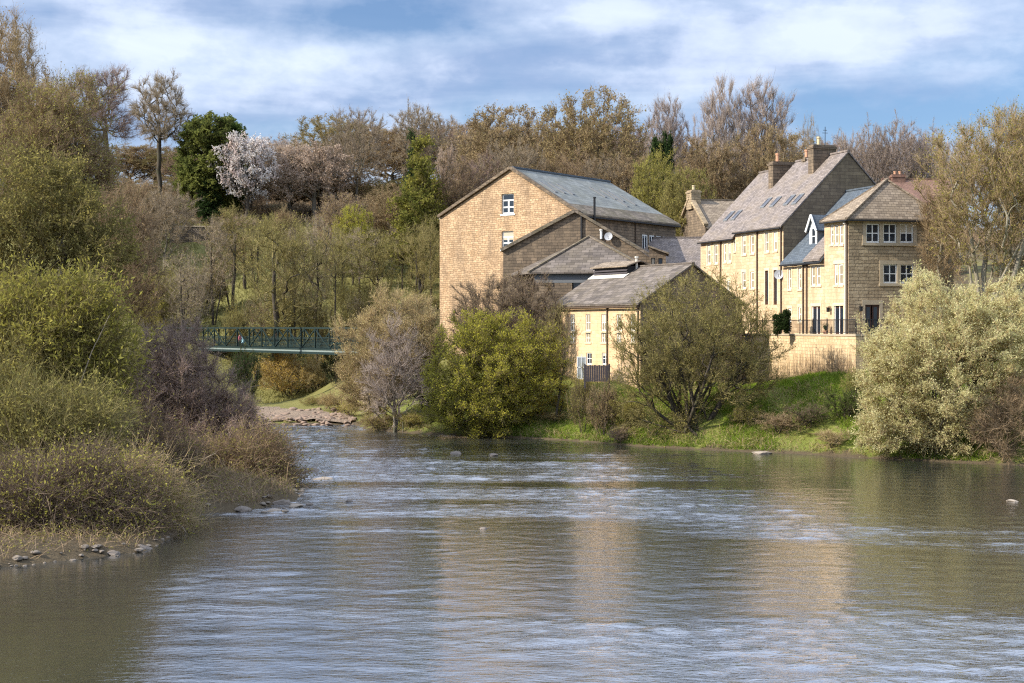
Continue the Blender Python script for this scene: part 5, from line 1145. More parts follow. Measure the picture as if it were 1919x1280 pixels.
bushes([(x+TR.uniform(-10, 10), 182+TR.uniform(-6, 14), 505+TR.uniform(-25, 40), 34+TR.uniform(-6, 10)) for x in range(250, 430, 30)], 'grey olive bush on the hillside behind the left half of the footbridge', 'bushes behind the footbridge', [(B_DARK, T_GREYB, L_OLIVE), (B_DARK, T_OLIVE, L_MOSS), (B_DARK, T_GREYB, L_BUD)], BUSH)
bushes([(x+TR.uniform(-8, 8), 171+TR.uniform(-3, 5), 560+TR.uniform(-20, 15), 26) for x in range(450, 660, 40)]+[(x, 176+TR.uniform(-4, 6), 545+TR.uniform(-25, 15), 30) for x in range(650, 830, 32)], 'low twiggy bush at the foot of the slope behind the footbridge', 'low slope bushes', [(B_DARK, T_OLIVE, L_OLIVE), (B_DARK, T_GREYB, L_BUD)], BUSH[:2]+BUSH[3:])
bushes([(x+TR.uniform(-8, 8), 216+TR.uniform(-3, 2), 398+TR.uniform(-12, 8), 24) for x in (510, 545, 600, 655, 700, 740)]+[(x, 219, 402, 20) for x in (318, 350, 300)], 'brown bush along the upper edge of the grassy slope', 'upper slope bushes', [(B_DARK, T_BROWN, L_BUD), (B_DARK, T_OLIVE, L_MOSS)], BUSH)
wood(BUSH[2], 452, 219, 404, 34, (B_GREY, T_GREYB, L_PINK), 'low pale pink flowering bush on top of the field wall', 'flowering_bush', 'bush')
wood(BUSH[2], 540, 163, 660, 62, (B_DARK, T_TAN, L_OCHRE), 'ochre yellow bush seen under the footbridge', 'bush', 'bush')
wood(BUSH[2], 590, 162, 672, 30, (B_DARK, T_TAN, L_TAN), 'tan coloured small bush under the footbridge, right of the ochre bush', 'bush', 'bush')
wood(BUSH[2], 462, 158, 652, 26, (B_DARK, T_DARK, L_DKGR), 'dark evergreen bush under the footbridge, left of the ochre bush', 'bush', 'bush')
wood(BUSH[2], 628, 158, 652, 24, (B_DARK, T_DARK, L_DKGR), 'dark evergreen bush at the right end under the footbridge', 'bush', 'bush')
for x, Y in ((1458, 121), (1474, 122.5)): wood(EVER[1], x, Y, 585 if x < 1470 else 578, 9, (B_DARK, T_DARK, L_DKGR), 'small dark conifer on the terrace, %s' % ('left of the pair' if x < 1470 else 'right of the pair, nearer the low link house'), 'conifer', zb=Z0)

def on_ground(x, y):
    Ys = np.arange(95, 140, .25); Xs = (x-CX)/FPX*Ys; yy = HY-(ground(Xs, Ys)-CAM_H)*FPX/Ys
    k = np.where(yy <= y)[0]; return float(Ys[k[0]]) if len(k) else 110.0
# ---- riverside trees and bushes, each grown into its own outline
def own(name, foot, Y, ell, mats, label, cat, seed, stems=5, tips=500, r0=.16, dr=.8, stop=.4, spreadx=.5, grow_=1.06, **kw):
    """ell: ellipses in photo pixels (cx, cy, rx, ry[, depth shift in m])"""
    rng = np.random.RandomState(seed); k = Y/FPX
    X = (foot[0]-CX)*k; zf = gz(X, Y); base = np.array((X, Y, zf))
    env = []
    for e_ in ell:
        c = P(e_[0], e_[1], Y)-base; env.append((c[0], e_[4] if len(e_) > 4 else 0., c[2], e_[2]*k*grow_, e_[2]*k*dr*grow_, e_[3]*k*grow_))
    tops = sample_env(rng, env, stems, .8, .1); st = []
    for i in range(stems):
        q = tops[i]*np.array((spreadx, spreadx, 0))+np.array((0, 0, max(.5, tops[i][2]*stop)))
        st.append(stem(rng, (rng.normal()*.15*min(stems-1, 4), rng.normal()*.15*min(stems-1, 4), -.5), q, 7, .12))
    kw.setdefault('ragged', .12); ms = meshes(*grow(rng, env, st, tips, r0, **kw))
    return place(name, ms, tuple(base), mats, label, cat)
own('bare_tree', (190, 330), 150, [(165, 165, 34, 34), (215, 170, 30, 42), (190, 215, 45, 30), (228, 240, 30, 22), (150, 225, 24, 26)], (B_DARK, T_PURP, L_BUD), 'bare twisted tree with two bending trunks against the sky, left of the lone bare tree', 'tree', 200, stems=2, tips=420, r0=.24, stop=.85, twigs=14, spreadx=.9, up=.15, tw=.026)
own('willow_bush', (1292, 836), 112, [(1300, 620, 145, 92), (1225, 670, 75, 85), (1395, 640, 68, 82), (1320, 700, 120, 60), (1200, 740, 50, 55), (1410, 715, 45, 40), (1250, 780, 60, 35)], (B_DARK, T_OLIVE, L_OLIVE), 'large olive multi stemmed bush at the water edge in front of the terrace', 'bush', 201, stems=22, tips=1600, r0=.22, stop=.72, spreadx=.85, twigs=10, leaves=1.4, ls=(.13, .07), tw=.022, tl=(.4, 1.0), lump=.24, shell=.4)
own('willow_bush', (905, 812), 121.5, [(900, 710, 100, 104), (845, 750, 55, 60), (965, 715, 75, 85), (1000, 690, 58, 85), (925, 635, 62, 48), (900, 775, 95, 42)], (B_DARK, T_OLIVE, L_YG), 'dense bright yellow green willow bush at the water edge below the mill', 'bush', 202, stems=12, tips=1700, r0=.12, twigs=17, leaves=2.6, shell=.42, ls=(.15, .07), tl=(.4, .9), lump=.26, up=.5)
own('round_bare_tree', (985, 770), 131.5, [(950, 590, 98, 74), (1005, 625, 48, 65), (890, 615, 45, 45), (960, 660, 80, 40)], (B_DARK, T_MIDB, L_GOLD), 'round headed brown twiggy tree behind the yellow green bush, before the mill', 'tree', 203, stems=4, tips=1200, r0=.16, stop=.75, twigs=15, leaves=.6, ls=(.10, .06), tl=(.4, .9), tw=.03, lump=.10, shell=.42)
own('thin_tree', (1045, 792), 121, [(1045, 640, 40, 90), (1055, 700, 32, 70)], (B_DARK, T_OLIVE, L_OLIVE), 'thin bare tree before the left end of the sunlit workshop wall', 'tree', 204, stems=3, tips=130, r0=.10, stop=.7, twigs=5, leaves=.5)
own('tan_bush', (735, 800), 131, [(735, 655, 95, 98), (690, 690, 55, 78), (785, 650, 55, 85), (668, 720, 34, 50)], (B_DARK, T_TAN, L_TAN), 'big round tan catkin covered bush at the right end of the footbridge', 'bush', 205, stems=7, tips=1200, r0=.12, twigs=14, leaves=2.6, ls=(.13, .07), lump=.24, up=.5)
own('bare_bush', (738, 806), 127.5, [(745, 690, 62, 90), (720, 720, 45, 55), (775, 720, 35, 60)], (B_GREY, T_LILAC, L_BUD), 'grey purple bare tree standing before the round tan bush', 'tree', 206, stems=4, tips=520, r0=.15, stop=.55, twigs=9, leaves=0, lump=.15, up=.3, shell=.65)
own('dark_bush', (795, 800), 131.5, [(795, 660, 26, 50), (800, 720, 22, 50)], (B_DARK, T_DARK, L_IVY), 'dark ivy covered stump between the tan bush and the yellow green bush', 'bush', 207, stems=3, tips=220, r0=.1, twigs=7, leaves=5, ls=(.2, .14))
own('pale_willow', (1760, 862), 100.5, [(1780, 660, 150, 130), (1690, 740, 85, 95), (1870, 640, 95, 115), (1660, 810, 62, 45), (1760, 800, 90, 50), (1640, 700, 35, 50)], (B_DARK, T_TAN, L_CATK), 'large pale cream green catkin willow at the water edge right of the terrace', 'tree', 208, stems=10, tips=2000, r0=.17, stop=.45, twigs=16, leaves=5.6, shell=.42, ls=(.125, .06), tl=(.35, .85), lump=.26, up=.35)
own('purple_bush', (1880, 862), 97.5, [(1880, 800, 62, 50), (1905, 760, 40, 50)], (B_DARK, T_BROWN, L_BUD), 'low brown bare bush at the waterline under the pale willow', 'bush', 209, stems=7, tips=420, r0=.06, twigs=9, leaves=0, up=.2)
own('riverside_tree', (1840, 640), 112, [(1850, 335, 112, 112), (1910, 400, 80, 140), (1800, 430, 50, 70), (1940, 290, 70, 75)], (B_PALE, T_TAN, L_MOSS), 'tall multi stemmed tree with gold green buds behind the pale willow', 'tree', 210, stems=12, tips=1200, r0=.2, stop=.75, twigs=13, leaves=1.2, ls=(.14, .08), tl=(.5, 1.2), lump=.16, up=.8, spreadx=.85, shell=.4)
own('riverside_tree', (1900, 660), 115, [(1905, 330, 60, 110), (1925, 450, 50, 90)], (B_PALE, T_GREYB, L_BUD), 'grey brown bare tree at the right frame edge beside the gold green tree', 'tree', 212, stems=4, tips=500, r0=.15, stop=.7, twigs=14, leaves=.5, up=.7)
own('riverside_tree', (1766, 640), 117, [(1770, 450, 42, 80), (1752, 400, 28, 45)], (B_PALE, T_ORNG, L_BUD), 'slim orange brown twiggy tree overlapping the right side of the hipped house', 'tree', 211, stems=4, tips=330, r0=.1, stop=.6, twigs=9, leaves=.8, up=.6)
for x, Y, yt, hw, m_, lb in ((1130, 115.8, 715, 28, (B_DARK, T_MIDB, L_BUD), 'small brown bush just below the dark garden fence'), (1092, 117.6, 688, 24, (B_DARK, T_MIDB, L_OLIVE), 'twiggy olive bush left of the dark garden fence'), (1175, 115, 745, 30, (B_DARK, T_OLIVE, L_MOSS), 'gold olive bush between garden fence and the large olive bush'), (1160, 113.5, 795, 20, (B_DARK, T_PURP, L_BUD), 'low purple bush on the grass before the gold olive bush'), (1040, 121, 770, 26, (B_DARK, T_TAN, L_MOSS), 'tan bush at the foot of the thin bare tree'), (1560, 104.5, 800, 30, (B_DARK, T_TAN, L_TAN), 'small tan bush on the bright grass left of the pale willow'), (1530, 107, 812, 22, (B_DARK, T_OLIVE, L_YG), 'smallest green bush on the bright grass near the waterline'), (705, 129, 775, 26, (B_DARK, T_BROWN, L_MOSS), 'low gold brown bush at the water edge under the bare grey tree'), (770, 127, 770, 28, (B_DARK, T_TAN, L_MOSS), 'low tan bush filling the gap left of the yellow green willow'), (655, 139, 745, 24, (B_DARK, T_TAN, L_YG), 'yellowish bush at the edge of the gravel bar'), (628, 147, 735, 30, (B_DARK, T_TAN, L_TAN), 'tan bush on the small green mound under the right end of the footbridge'), (590, 153, 742, 26, (B_DARK, T_BROWN, L_MOSS), 'low gold brown bush on the green mound behind the gravel bar'), (1585, on_ground(1585, 790), 728, 36, (B_DARK, T_DARK, L_IVY), 'dark green bramble mound on the slope under the wall corner'), (1515, on_ground(1515, 800), 752, 40, (B_DARK, T_MIDB, L_IVY), 'dark bramble mound lower on the slope below the retaining wall'), (1460, on_ground(1460, 812), 770, 36, (B_DARK, T_BROWN, L_BUD), 'brown bramble mound just right of the large olive bush'), (1400, on_ground(1400, 800), 755, 30, (B_DARK, T_MIDB, L_MOSS), 'low gold bramble behind the right edge of the large olive bush'), (1605, on_ground(1605, 745), 690, 26, (B_DARK, T_OLIVE, L_OLIVE), 'olive shrub against the right corner of the retaining wall')):
    wood(BUSH[TR.choice((1, 2, 3))], x, Y, yt, hw, m_, lb, 'bush', 'bush')
# left bank
own('tall_bank_tree', (30, 960), 112, [(20, 190, 75, 150), (80, 260, 75, 120), (-40, 250, 80, 160), (120, 330, 55, 90)], (B_GREY, T_TAN, L_BUD), 'tallest bare brown tree at the left edge, reaching the top of the photo', 'tree', 301, stems=5, tips=1700, r0=.3, stop=.5, twigs=16, leaves=.9, ls=(.13, .08), tl=(.5, 1.3), up=.5)
own('bank_tree', (120, 940), 102, [(110, 260, 95, 110), (170, 350, 55, 80), (60, 330, 90, 90)], (B_GREY, T_BROWN, L_OLIVE), 'bare brown tree with olive buds, second from the left edge', 'tree', 302, stems=4, tips=1400, r0=.24, stop=.55, twigs=16, leaves=1.4, ls=(.14, .08), up=.4)
own('olive_tree', (60, 960), 88, [(40, 430, 130, 130), (130, 420, 90, 80), (170, 480, 80, 60), (10, 520, 110, 90), (100, 340, 60, 50)], (B_DARK, T_OLIVE, L_OLIVE), 'spreading dark olive tree with horizontal limbs on the left bank', 'tree', 303, stems=4, tips=1700, r0=.26, stop=.6, twigs=8, leaves=2.2, ls=(.17, .10), tl=(.4, 1.0), up=.1, lump=.25, spreadx=.6)
own('hazel_tree', (215, 930), 98, [(230, 440, 60, 100), (250, 540, 60, 80), (200, 560, 60, 70)], (B_DARK, T_BROWN, L_BUD), 'dark brown twiggy tree between the olive tree and the footbridge', 'tree', 304, stems=5, tips=800, r0=.14, stop=.5, twigs=9, leaves=.8, up=.3)
own('sallow_bush', (95, 1000), 72, [(90, 660, 115, 100), (25, 640, 90, 110), (180, 690, 62, 75), (120, 590, 75, 60), (60, 760, 120, 70), (200, 620, 35, 45)], (B_PALE, T_OLIVE, L_GORSE), 'bright yellow leaved sallow bush on the left bank', 'bush', 305, stems=14, tips=1100, r0=.09, stop=.7, leaves=2.8, ls=(.26, .085), tw=.02, up=.4, twigs=9, side=3, tl=(.7, 1.6), lump=.4, spreadx=.85, ragged=.3, shell=.42)
own('alder_bush', (370, 920), 90, [(325, 715, 88, 98), (365, 760, 56, 85), (280, 740, 60, 95), (440, 800, 55, 75), (480, 850, 48, 55), (380, 830, 120, 70), (440, 880, 80, 50)], (B_GREY, T_PURP, L_BUD), 'big purple brown leafless bush leaning over the river on the left bank', 'bush', 306, grow_=1.06, ragged=.2, stems=16, tips=2200, r0=.09, stop=.5, twigs=20, leaves=.4, ls=(.12, .06), tl=(.4, 1.0), tw=.02, up=.15, lump=.2, spreadx=.7)
own('bramble_bush', (470, 935), 84, [(465, 875, 74, 58), (400, 895, 80, 55), (520, 885, 38, 52), (450, 920, 100, 36)], (B_DARK, T_BROWN, L_OLIVE), 'low olive brown bramble overhanging the stones at the left water edge', 'bush', 307, stems=12, tips=700, r0=.04, stop=.5, leaves=1.6, ls=(.15, .07), tw=.022, up=.1, droop=.12, twigs=7, side=3, tl=(.9, 2.0), lump=.45, spreadx=.95, ragged=.4)
own('bramble_bush', (80, 1028), 63.5, [(80, 935, 115, 65), (200, 950, 80, 60), (-10, 940, 90, 70), (40, 990, 100, 45), (180, 1000, 100, 30), (160, 900, 60, 40)], (B_DARK, T_MIDB, L_GORSE), 'straggly brown and olive bramble at the left front water edge', 'bush', 308, stems=18, tips=1100, r0=.045, stop=.5, leaves=1.7, ls=(.15, .06), tw=.018, up=.15, droop=.12, twigs=7, side=3, tl=(.9, 2.0), lump=.45, spreadx=.95, ragged=.4)
own('sallow_bush', (70, 1010), 68, [(50, 830, 120, 75), (150, 810, 75, 65), (-10, 790, 80, 90), (120, 870, 90, 50)], (B_DARK, T_OLIVE, L_OLIVE), 'lower olive sallow bush between the bright yellow sallow and the front bramble', 'bush', 313, stems=14, tips=1000, r0=.06, stop=.6, leaves=2.0, ls=(.20, .075), tw=.02, up=.3, twigs=7, side=3, tl=(.9, 2.0), lump=.45, spreadx=.95, ragged=.4)
own('bramble_bush', (240, 1015), 66, [(235, 950, 90, 72), (305, 968, 48, 48), (165, 985, 70, 45), (270, 1000, 60, 28)], (B_DARK, T_TAN, L_MOSS), 'low golden brown bramble trailing beside the arched bare branch', 'bush', 309, stems=14, tips=700, r0=.035, stop=.5, leaves=1.4, ls=(.14, .055), tw=.018, up=.1, droop=.15, twigs=7, side=3, tl=(.9, 2.0), lump=.45, spreadx=.95, ragged=.4)
own('bramble_bush', (300, 945), 78, [(290, 880, 80, 60), (230, 860, 70, 70), (340, 910, 50, 35)], (B_DARK, T_MIDB, L_OLIVE), 'dark brown bramble below the purple brown bush on the left bank', 'bush', 310, stems=12, tips=520, r0=.05, stop=.5, leaves=1.0, ls=(.15, .08), tw=.022, up=.1, twigs=7, side=3, tl=(.9, 2.0), lump=.45, spreadx=.95, ragged=.4)
own('bank_bush', (-10, 990), 76, [(0, 800, 90, 90), (-60, 700, 80, 140)], (B_DARK, T_OLIVE, L_OLIVE), 'olive bush at the left frame edge behind the bramble', 'bush', 311, stems=7, tips=700, r0=.09, twigs=8, leaves=2.0, ls=(.16, .09))
own('bank_bush', (170, 960), 82, [(180, 830, 90, 70), (130, 840, 70, 80)], (B_DARK, T_OLIVE, L_MOSS), 'gold olive bush under the bright yellow sallow', 'bush', 312, stems=7, tips=700, r0=.08, twigs=8, leaves=1.8, ls=(.15, .08))

# ---- grass, scrub, stones, gravel, driftwood
def in_px(x, y): return None
def tufts(name, n, region, mat, h, w, label, seed, dens=None, lean=.35):
    rng = np.random.RandomState(seed); X = rng.uniform(region[0], region[1], n); Y = rng.uniform(region[2], region[3], n)
    sd = river_sd(X, Y); k = sd > .15
    if dens: k &= dens(X, Y, sd, rng)
    X, Y = X[k], Y[k]; Z = ground(X, Y); m = len(X); p = np.stack((X, Y, Z-.02), -1)
    a = rng.rand(m)*6.28; s = np.stack((np.cos(a), np.sin(a), 0*a), -1)*w/2; d = np.stack((rng.normal(size=m)*lean, rng.normal(size=m)*lean, np.ones(m)), -1)*(h*rng.uniform(.5, 1.3, m))[:, None]
    V = np.stack((p-s, p+s, p+d), 1).reshape(-1, 3); T = np.arange(m)[:, None]*3+np.array([[0, 1, 2]])
    me = fast_mesh(name, V, None, T); me.materials.append(mat); o = link(name, me); tag(o, label, 'grass', None, 'stuff'); return o
G_LIME = leaf_mat('grass_lime', (.13, .20, .02), (.26, .34, .045), (.10, .15, .02), .3); G_DRY = leaf_mat('grass_dry', (.20, .17, .06), (.34, .28, .11), (.14, .14, .04), .3)
tufts('grass', 260000, (-2, 40, 98, 122), G_LIME, .26, .05, 'bright green spring grass on the right river bank', 1, lambda X, Y, sd, r: (vnoise(X, Y, 2.5, 5)+r.rand(len(X))*.3 > .5))
tufts('dry_grass', 60000, (-18, 40, 98, 140), G_DRY, .34, .045, 'dry yellowish grass among the riverside bushes', 2, lambda X, Y, sd, r: (vnoise(X, Y, 2.1, 8)+r.rand(len(X))*.35 > .72), .6)
tufts('slope_grass', 60000, (-60, 0, 160, 225), leaf_mat('grass_slope', (.17, .165, .05), (.28, .26, .09), (.15, .13, .05), .3), .4, .1, 'olive green grass on the hillside behind the footbridge', 3)
def scrub(name, n, region, mats, label, seed, L=(.5, 1.3), w=.02, dens=None):
    rng = np.random.RandomState(seed); X = rng.uniform(region[0], region[1], n); Y = rng.uniform(region[2], region[3], n); k = river_sd(X, Y) > .2
    if dens: k &= dens(X, Y, rng)
    X, Y = X[k], Y[k]; m = len(X); p = np.stack((X, Y, ground(X, Y)-.05), -1)
    d = unit(np.stack((rng.normal(size=m)*.6, rng.normal(size=m)*.6, np.abs(rng.normal(size=m))*.6+.25), -1)); l = rng.uniform(L[0], L[1], m)
    s = unit(np.cross(d, rng.normal(size=(m, 3))))*w/2; q = p+d*(l*.55)[:, None]; t = p+d*l[:, None]*np.array((1.1, 1.1, .75))
    V = np.stack((p-s, p+s, q+s*.8, q-s*.8, t), 1).reshape(-1, 3); b = np.arange(m)[:, None]*5
    Q = b+np.array([[0, 1, 2, 3]]); T = b+np.array([[3, 2, 4]])
    i = rng.randint(0, m, m); lp = p[i]+(t[i]-p[i])*rng.uniform(.3, 1, (m, 1)); ld = unit(rng.normal(size=(m, 3)))*.1; lsd = unit(np.cross(ld, rng.normal(size=(m, 3))))*.035
    Vl = np.stack((lp, lp+ld*.5+lsd, lp+ld, lp+ld*.5-lsd), 1).reshape(-1, 3); Q = np.concatenate((Q, np.arange(m)[:, None]*4+np.array([[0, 1, 2, 3]])+len(V)))
    me = fast_mesh(name, np.concatenate((V, Vl)), Q, T, np.concatenate((np.zeros(m), np.ones(m)))); [me.materials.append(x) for x in mats]
    o = link(name, me); tag(o, label, 'undergrowth', None, 'stuff'); return o
scrub('undergrowth', 60000, (-42, -10, 52, 130), (T_BROWN, L_OLIVE), 'brown stems and dead bracken covering the left bank', 11)
scrub('dead_branches', 2600, (-40, -10, 62, 104), (T_BROWN, L_OLIVE), 'tangle of brown dead branches across the left bank', 15, (.8, 2.4), .035, lambda X, Y, r: river_sd(X, Y) < 9)
scrub('hill_undergrowth', 50000, (-110, 130, 222, 300), (T_BROWN, L_BUD), 'brown woodland undergrowth on the hilltop', 12, (1., 3.), .07)
scrub('waterside_undergrowth', 110000, (-16, 42, 96, 136), (T_TAN, L_MOSS), 'dead stems and low plants hanging over the right waterline', 14, (.35, 1.0), .022, lambda X, Y, r: river_sd(X, Y) < -.3+2.6*vnoise(X, Y, 2.6, 3))
scrub('slope_undergrowth', 26000, (2, 32, 106, 140), (T_TAN, L_OLIVE), 'dead stems and brambles on the slope under the retaining wall', 13, (.4, 1.2), .022, lambda X, Y, r: vnoise(X, Y, 3.2, 9) > .45)
def rock_mesh(seed, sx, sy, sz):
    rng = np.random.RandomState(seed); bm = bmesh.new(); bmesh.ops.create_icosphere(bm, subdivisions=3, radius=1.0)
    ph = rng.rand(6)*6.28; cuts = [(unit(rng.normal(size=3)), rng.uniform(.55, .85)) for _ in range(7)]
    for v in bm.verts:
        c = np.array(v.co)
        for n, d in cuts:
            o = c@n-d
            if o > 0: c = c-n*o
        c *= 1+.05*math.sin(c[0]*6+ph[0])*math.sin(c[1]*7+ph[1])+.03*math.sin(c[2]*13+ph[2]+c[0]*9)
        v.co = c*np.array((sx, sy, sz))
    me = bpy.data.meshes.new('river_stone'); bm.to_mesh(me); bm.free(); return me
for i, (x, y, w, h, pal, lb) in enumerate(((412, 955, 26, 7, 1, 'flat pale wedge shaped stone at the left water edge'), (456, 958, 16, 8, 0, 'grey tilted stone beside the flat pale wedge stone'), (528, 945, 18, 8, 0, 'grey stone under the overhanging bramble tip'), (552, 950, 14, 5, 1, 'small pale stone just right of the bramble tip'), (582, 884, 22, 6, 0, 'dark flat rock in the riffle beyond the bramble'), (602, 899, 18, 4, 1, 'pale low rock in the riffle nearest the dark flat rock'), (580, 947, 7, 4, 0, 'tiny dark stone furthest from the stony left edge'), (655, 941, 8, 4, 0, 'small lone dark stone out in the river'), (514, 958, 14, 4, 1, 'pale flat stone touching the water below the bramble'), (905, 992, 8, 3, 0, 'dark stone breaking the surface in mid river'), (855, 851, 12, 4, 0, 'dark low rock in the distant riffle'), (924, 854, 9, 3, 0, 'smaller dark rock right of the low rock in the distant riffle'), (1428, 851, 16, 4, 1, 'pale stone at the waterline below the bright grass'), (1486, 846, 14, 4, 1, 'pale stone on the grass edge left of the pale willow'), (1896, 940, 10, 3, 1, 'little pale stone in the calm water at right'), (268, 1030, 16, 9, 0, 'brown stone under the golden bramble'), (212, 1040, 13, 7, 0, 'dark stone left of the brown stone under the bramble'))):
    q = shore(x, y); k = q[1]/FPX; o = link('river_stone', rock_mesh(400+i, w*k*1.3, w*k*1.1, h*k*1.15)); o.location = (q[0], q[1], .0); o.rotation_euler = (0, 0, i*1.3)
    o.data.materials.append(ROCKP if pal else ROCK); tag(o, lb, 'stone', 'stones in the river')
# gravel bar
rng = np.random.RandomState(9); gp = [shore(480, 797), shore(664, 797.5), shore(666, 794), shore(645, 789), shore(615, 785), shore(570, 781), shore(470, 778)]
bx = np.linspace(-30, -8, 60); by = np.linspace(134, 164, 60); BX, BY = np.meshgrid(bx, by)
bz = ground(BX, BY); pa = np.array(gp); ins = np.zeros(BX.shape, bool)
for i in range(len(pa)):
    (ax, ay), (cx_, cy_) = pa[i], pa[(i+1) % len(pa)]; c = ((ay > BY) != (cy_ > BY)) & (BX < (cx_-ax)*(BY-ay)/(cy_-ay+1e-9)+ax); ins ^= c
ii = np.arange(BX.size).reshape(BX.shape); qd = np.stack((ii[:-1, :-1], ii[:-1, 1:], ii[1:, 1:], ii[1:, :-1]), -1).reshape(-1, 4); qd = qd[ins.ravel()[qd].all(1)]
gvm = fast_mesh('gravel_bar', np.stack((BX, BY, bz+.06+.25*vnoise(BX, BY, 1.3, 4)), -1).reshape(-1, 3), qd)
m, nt = new_mat('gravel_pale'); g = N(nt, 'ShaderNodeNewGeometry').outputs['Position']; n = noise(nt, g, 5., 6, .7); n2 = noise(nt, g, .8, 4)
finish(nt, MIX(nt, n2, MIX(nt, n, (.12, .085, .06), (.34, .25, .18)), MIX(nt, n, (.22, .16, .11), (.42, .32, .235))), .9, n, 1.0, .25)
gvm.materials.append(m); tag(link('gravel_bar', gvm), kind='structure')
Vr, Qr = [], []; nq = 0; rk = [rock_mesh(600+i, 1, .8, .5) for i in range(4)]; rr_ = np.random.RandomState(3); vv = []
for mm in rk:
    a_ = np.empty(len(mm.vertices)*3, np.float32); mm.vertices.foreach_get('co', a_); tri_ = np.empty(len(mm.polygons)*3, np.int32); mm.polygons.foreach_get('vertices', tri_); vv.append((a_.reshape(-1, 3), tri_.reshape(-1, 3)))
for i in range(260):
    u_ = rr_.rand(); px_, py_ = (rr_.uniform(478, 668), rr_.uniform(793, 799)) if i < 120 else (rr_.uniform(478, 640), rr_.uniform(782, 797)); q = shore(px_, py_); s_ = math.exp(rr_.uniform(math.log(.12), math.log(.55)))
    a_ = rr_.rand()*6.28; v_, t_i = vv[i % 4]; v_ = v_*s_; v_ = np.stack((v_[:, 0]*math.cos(a_)-v_[:, 1]*math.sin(a_), v_[:, 0]*math.sin(a_)+v_[:, 1]*math.cos(a_), v_[:, 2]), -1)+np.array((q[0], q[1], max(gz(q[0], q[1])+.1, .0)))
    Vr.append(v_); Qr.append(t_i+nq); nq += len(v_)
pm = fast_mesh('pebbles', np.concatenate(Vr), None, np.concatenate(Qr)); pm.materials.append(plain_mat('ledge_rock', (.24, .17, .125), .85, .5)); tag(link('pebbles', pm), 'scattered cobbles and ledge stones along the gravel bar', 'pebbles', None, 'stuff')
Vr, Qr = [], []; nq = 0
for i in range(100):
    a0 = rr_.randint(0, 3); px_, py_ = ((rr_.uniform(345, 560), rr_.uniform(938, 964)), (rr_.uniform(-20, 330), 0), (rr_.uniform(545, 575), rr_.uniform(880, 930)))[a0]
    if a0 == 1: py_ = np.interp(px_, (-20, 110, 265, 335), (1066, 1052, 1036, 1000))+rr_.uniform(-5, 3)
    q = shore(px_, py_); s_ = math.exp(rr_.uniform(math.log(.05), math.log(.26))); v_, t_i = vv[i % 4]; an_ = rr_.rand()*6.28; v_ = v_*s_
    Vr.append(np.stack((v_[:, 0]*math.cos(an_)-v_[:, 1]*math.sin(an_), v_[:, 0]*math.sin(an_)+v_[:, 1]*math.cos(an_), v_[:, 2]*.8), -1)+np.array((q[0], q[1], max(gz(q[0], q[1]), -.02)+.03))); Qr.append(t_i+nq); nq += len(v_)
pm = fast_mesh('shore_stones', np.concatenate(Vr), None, np.concatenate(Qr)); pm.materials.append(plain_mat('shore_rock', (.20, .165, .13), .85, .5)); tag(link('shore_stones', pm), 'small stones and cobbles strewn along the left waterline', 'stones', None, 'stuff')
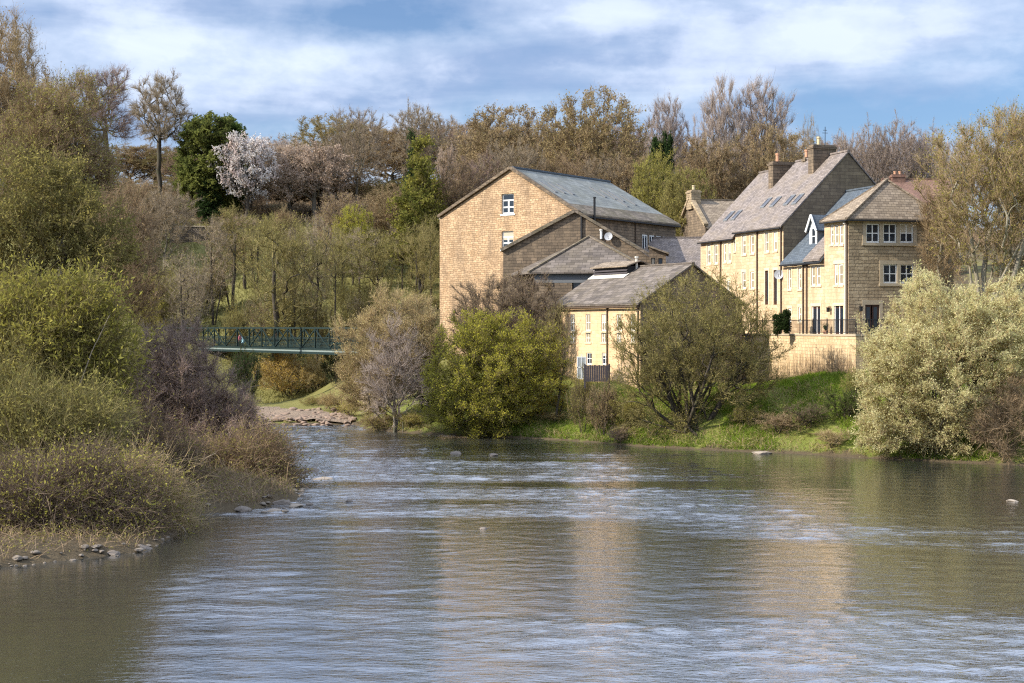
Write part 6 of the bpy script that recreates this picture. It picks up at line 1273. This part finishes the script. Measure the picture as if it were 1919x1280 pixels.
# arched bare branch and fallen sticks
def branch(pts, r, label, name='bare_branch', subs=()):
    pts = [np.array(p) for p in pts]; A = np.array(pts[:-1]); B = np.array(pts[1:]); rr = np.linspace(r, r*.35, len(pts)); V, Q = tubes(A, B, rr[:-1], rr[1:], 6)
    for (a, b_, r1) in subs:
        v, q = tubes(np.array([a]), np.array([b_]), np.array([r1]), np.array([r1*.4]), 5); Q = np.concatenate((Q, q+len(V))); V = np.concatenate((V, v))
    me = fast_mesh(name, V, Q, smooth=True); me.materials.append(LOGM); tag(link(name, me), label, 'branch', 'bare branches on the left bank')
def pc(xs, Y): return [P(x, y, Y+dy) for x, y, dy in xs]
pp = pc([(235, 955, 0), (262, 950, -.2), (285, 955, -.4), (308, 968, -.6), (328, 980, -.8), (342, 988, -.9), (348, 998, -1), (344, 1004, -1)], 66)
branch(pp, .05, 'arched pale bare branch dipping to the water in front of the left bank', subs=[(pp[2], P(330, 945, 65.6), .025), (P(330, 945, 65.6), P(342, 958, 65.5), .015), (pp[3], P(322, 950, 65.2), .02), (pp[4], P(272, 1002, 65), .025)])
branch(pc([(205, 862, 0), (225, 861, 0), (248, 868, -.1), (262, 878, -.2)], 76), .05, 'pale curved dead branch on the bank above the bramble')
branch(pc([(155, 990, 0), (178, 998, 0), (205, 1006, 0)], 63.5), .035, 'short straight stick lying low in the front bramble')
branch(pc([(290, 905, 0), (340, 880, -.3), (405, 850, -.4)], 82), .06, 'long fallen pole slanting across the foot of the purple bush')
branch(pc([(92, 820, 0), (125, 770, 0), (152, 715, 0), (172, 660, 0), (205, 590, 0)], 70.5), .045, 'pale leaning stem showing through the yellow sallow bush')

# dead climbers standing up the retaining wall
rng = np.random.RandomState(21); m = 800; tt = rng.uniform(0, 24, m); hh = rng.uniform(.6, 3.6, m)*(.5+.5*rng.rand(m))
p = WF.o[None]+WF.a[None]*tt[:, None]-WF.b[None]*rng.uniform(.08, .35, m)[:, None]; z = ground(p[:, 0], p[:, 1])-.1
p0 = np.column_stack((p, z)); p1 = p0+np.column_stack((rng.normal(size=(m, 2))*.16, hh)); p1[:, 2] = np.minimum(p1[:, 2], Z0-.15)
S = np.column_stack((np.tile(WF.a, (m, 1))*.018, np.zeros(m))); md = (p0+p1)/2+np.column_stack((rng.normal(size=(m, 2))*.08, np.zeros(m)))
V = np.stack((p0-S, p0+S, md+S, md-S, p1), 1).reshape(-1, 3); bb = np.arange(m)[:, None]*5
me = fast_mesh('wall_creeper', V, bb+np.array([[0, 1, 2, 3]]), bb+np.array([[3, 2, 4]])); me.materials.append(T_BROWN); tag(link('wall_creeper', me), 'dry creeper stems climbing the sunlit retaining wall', 'creeper', None, 'stuff')
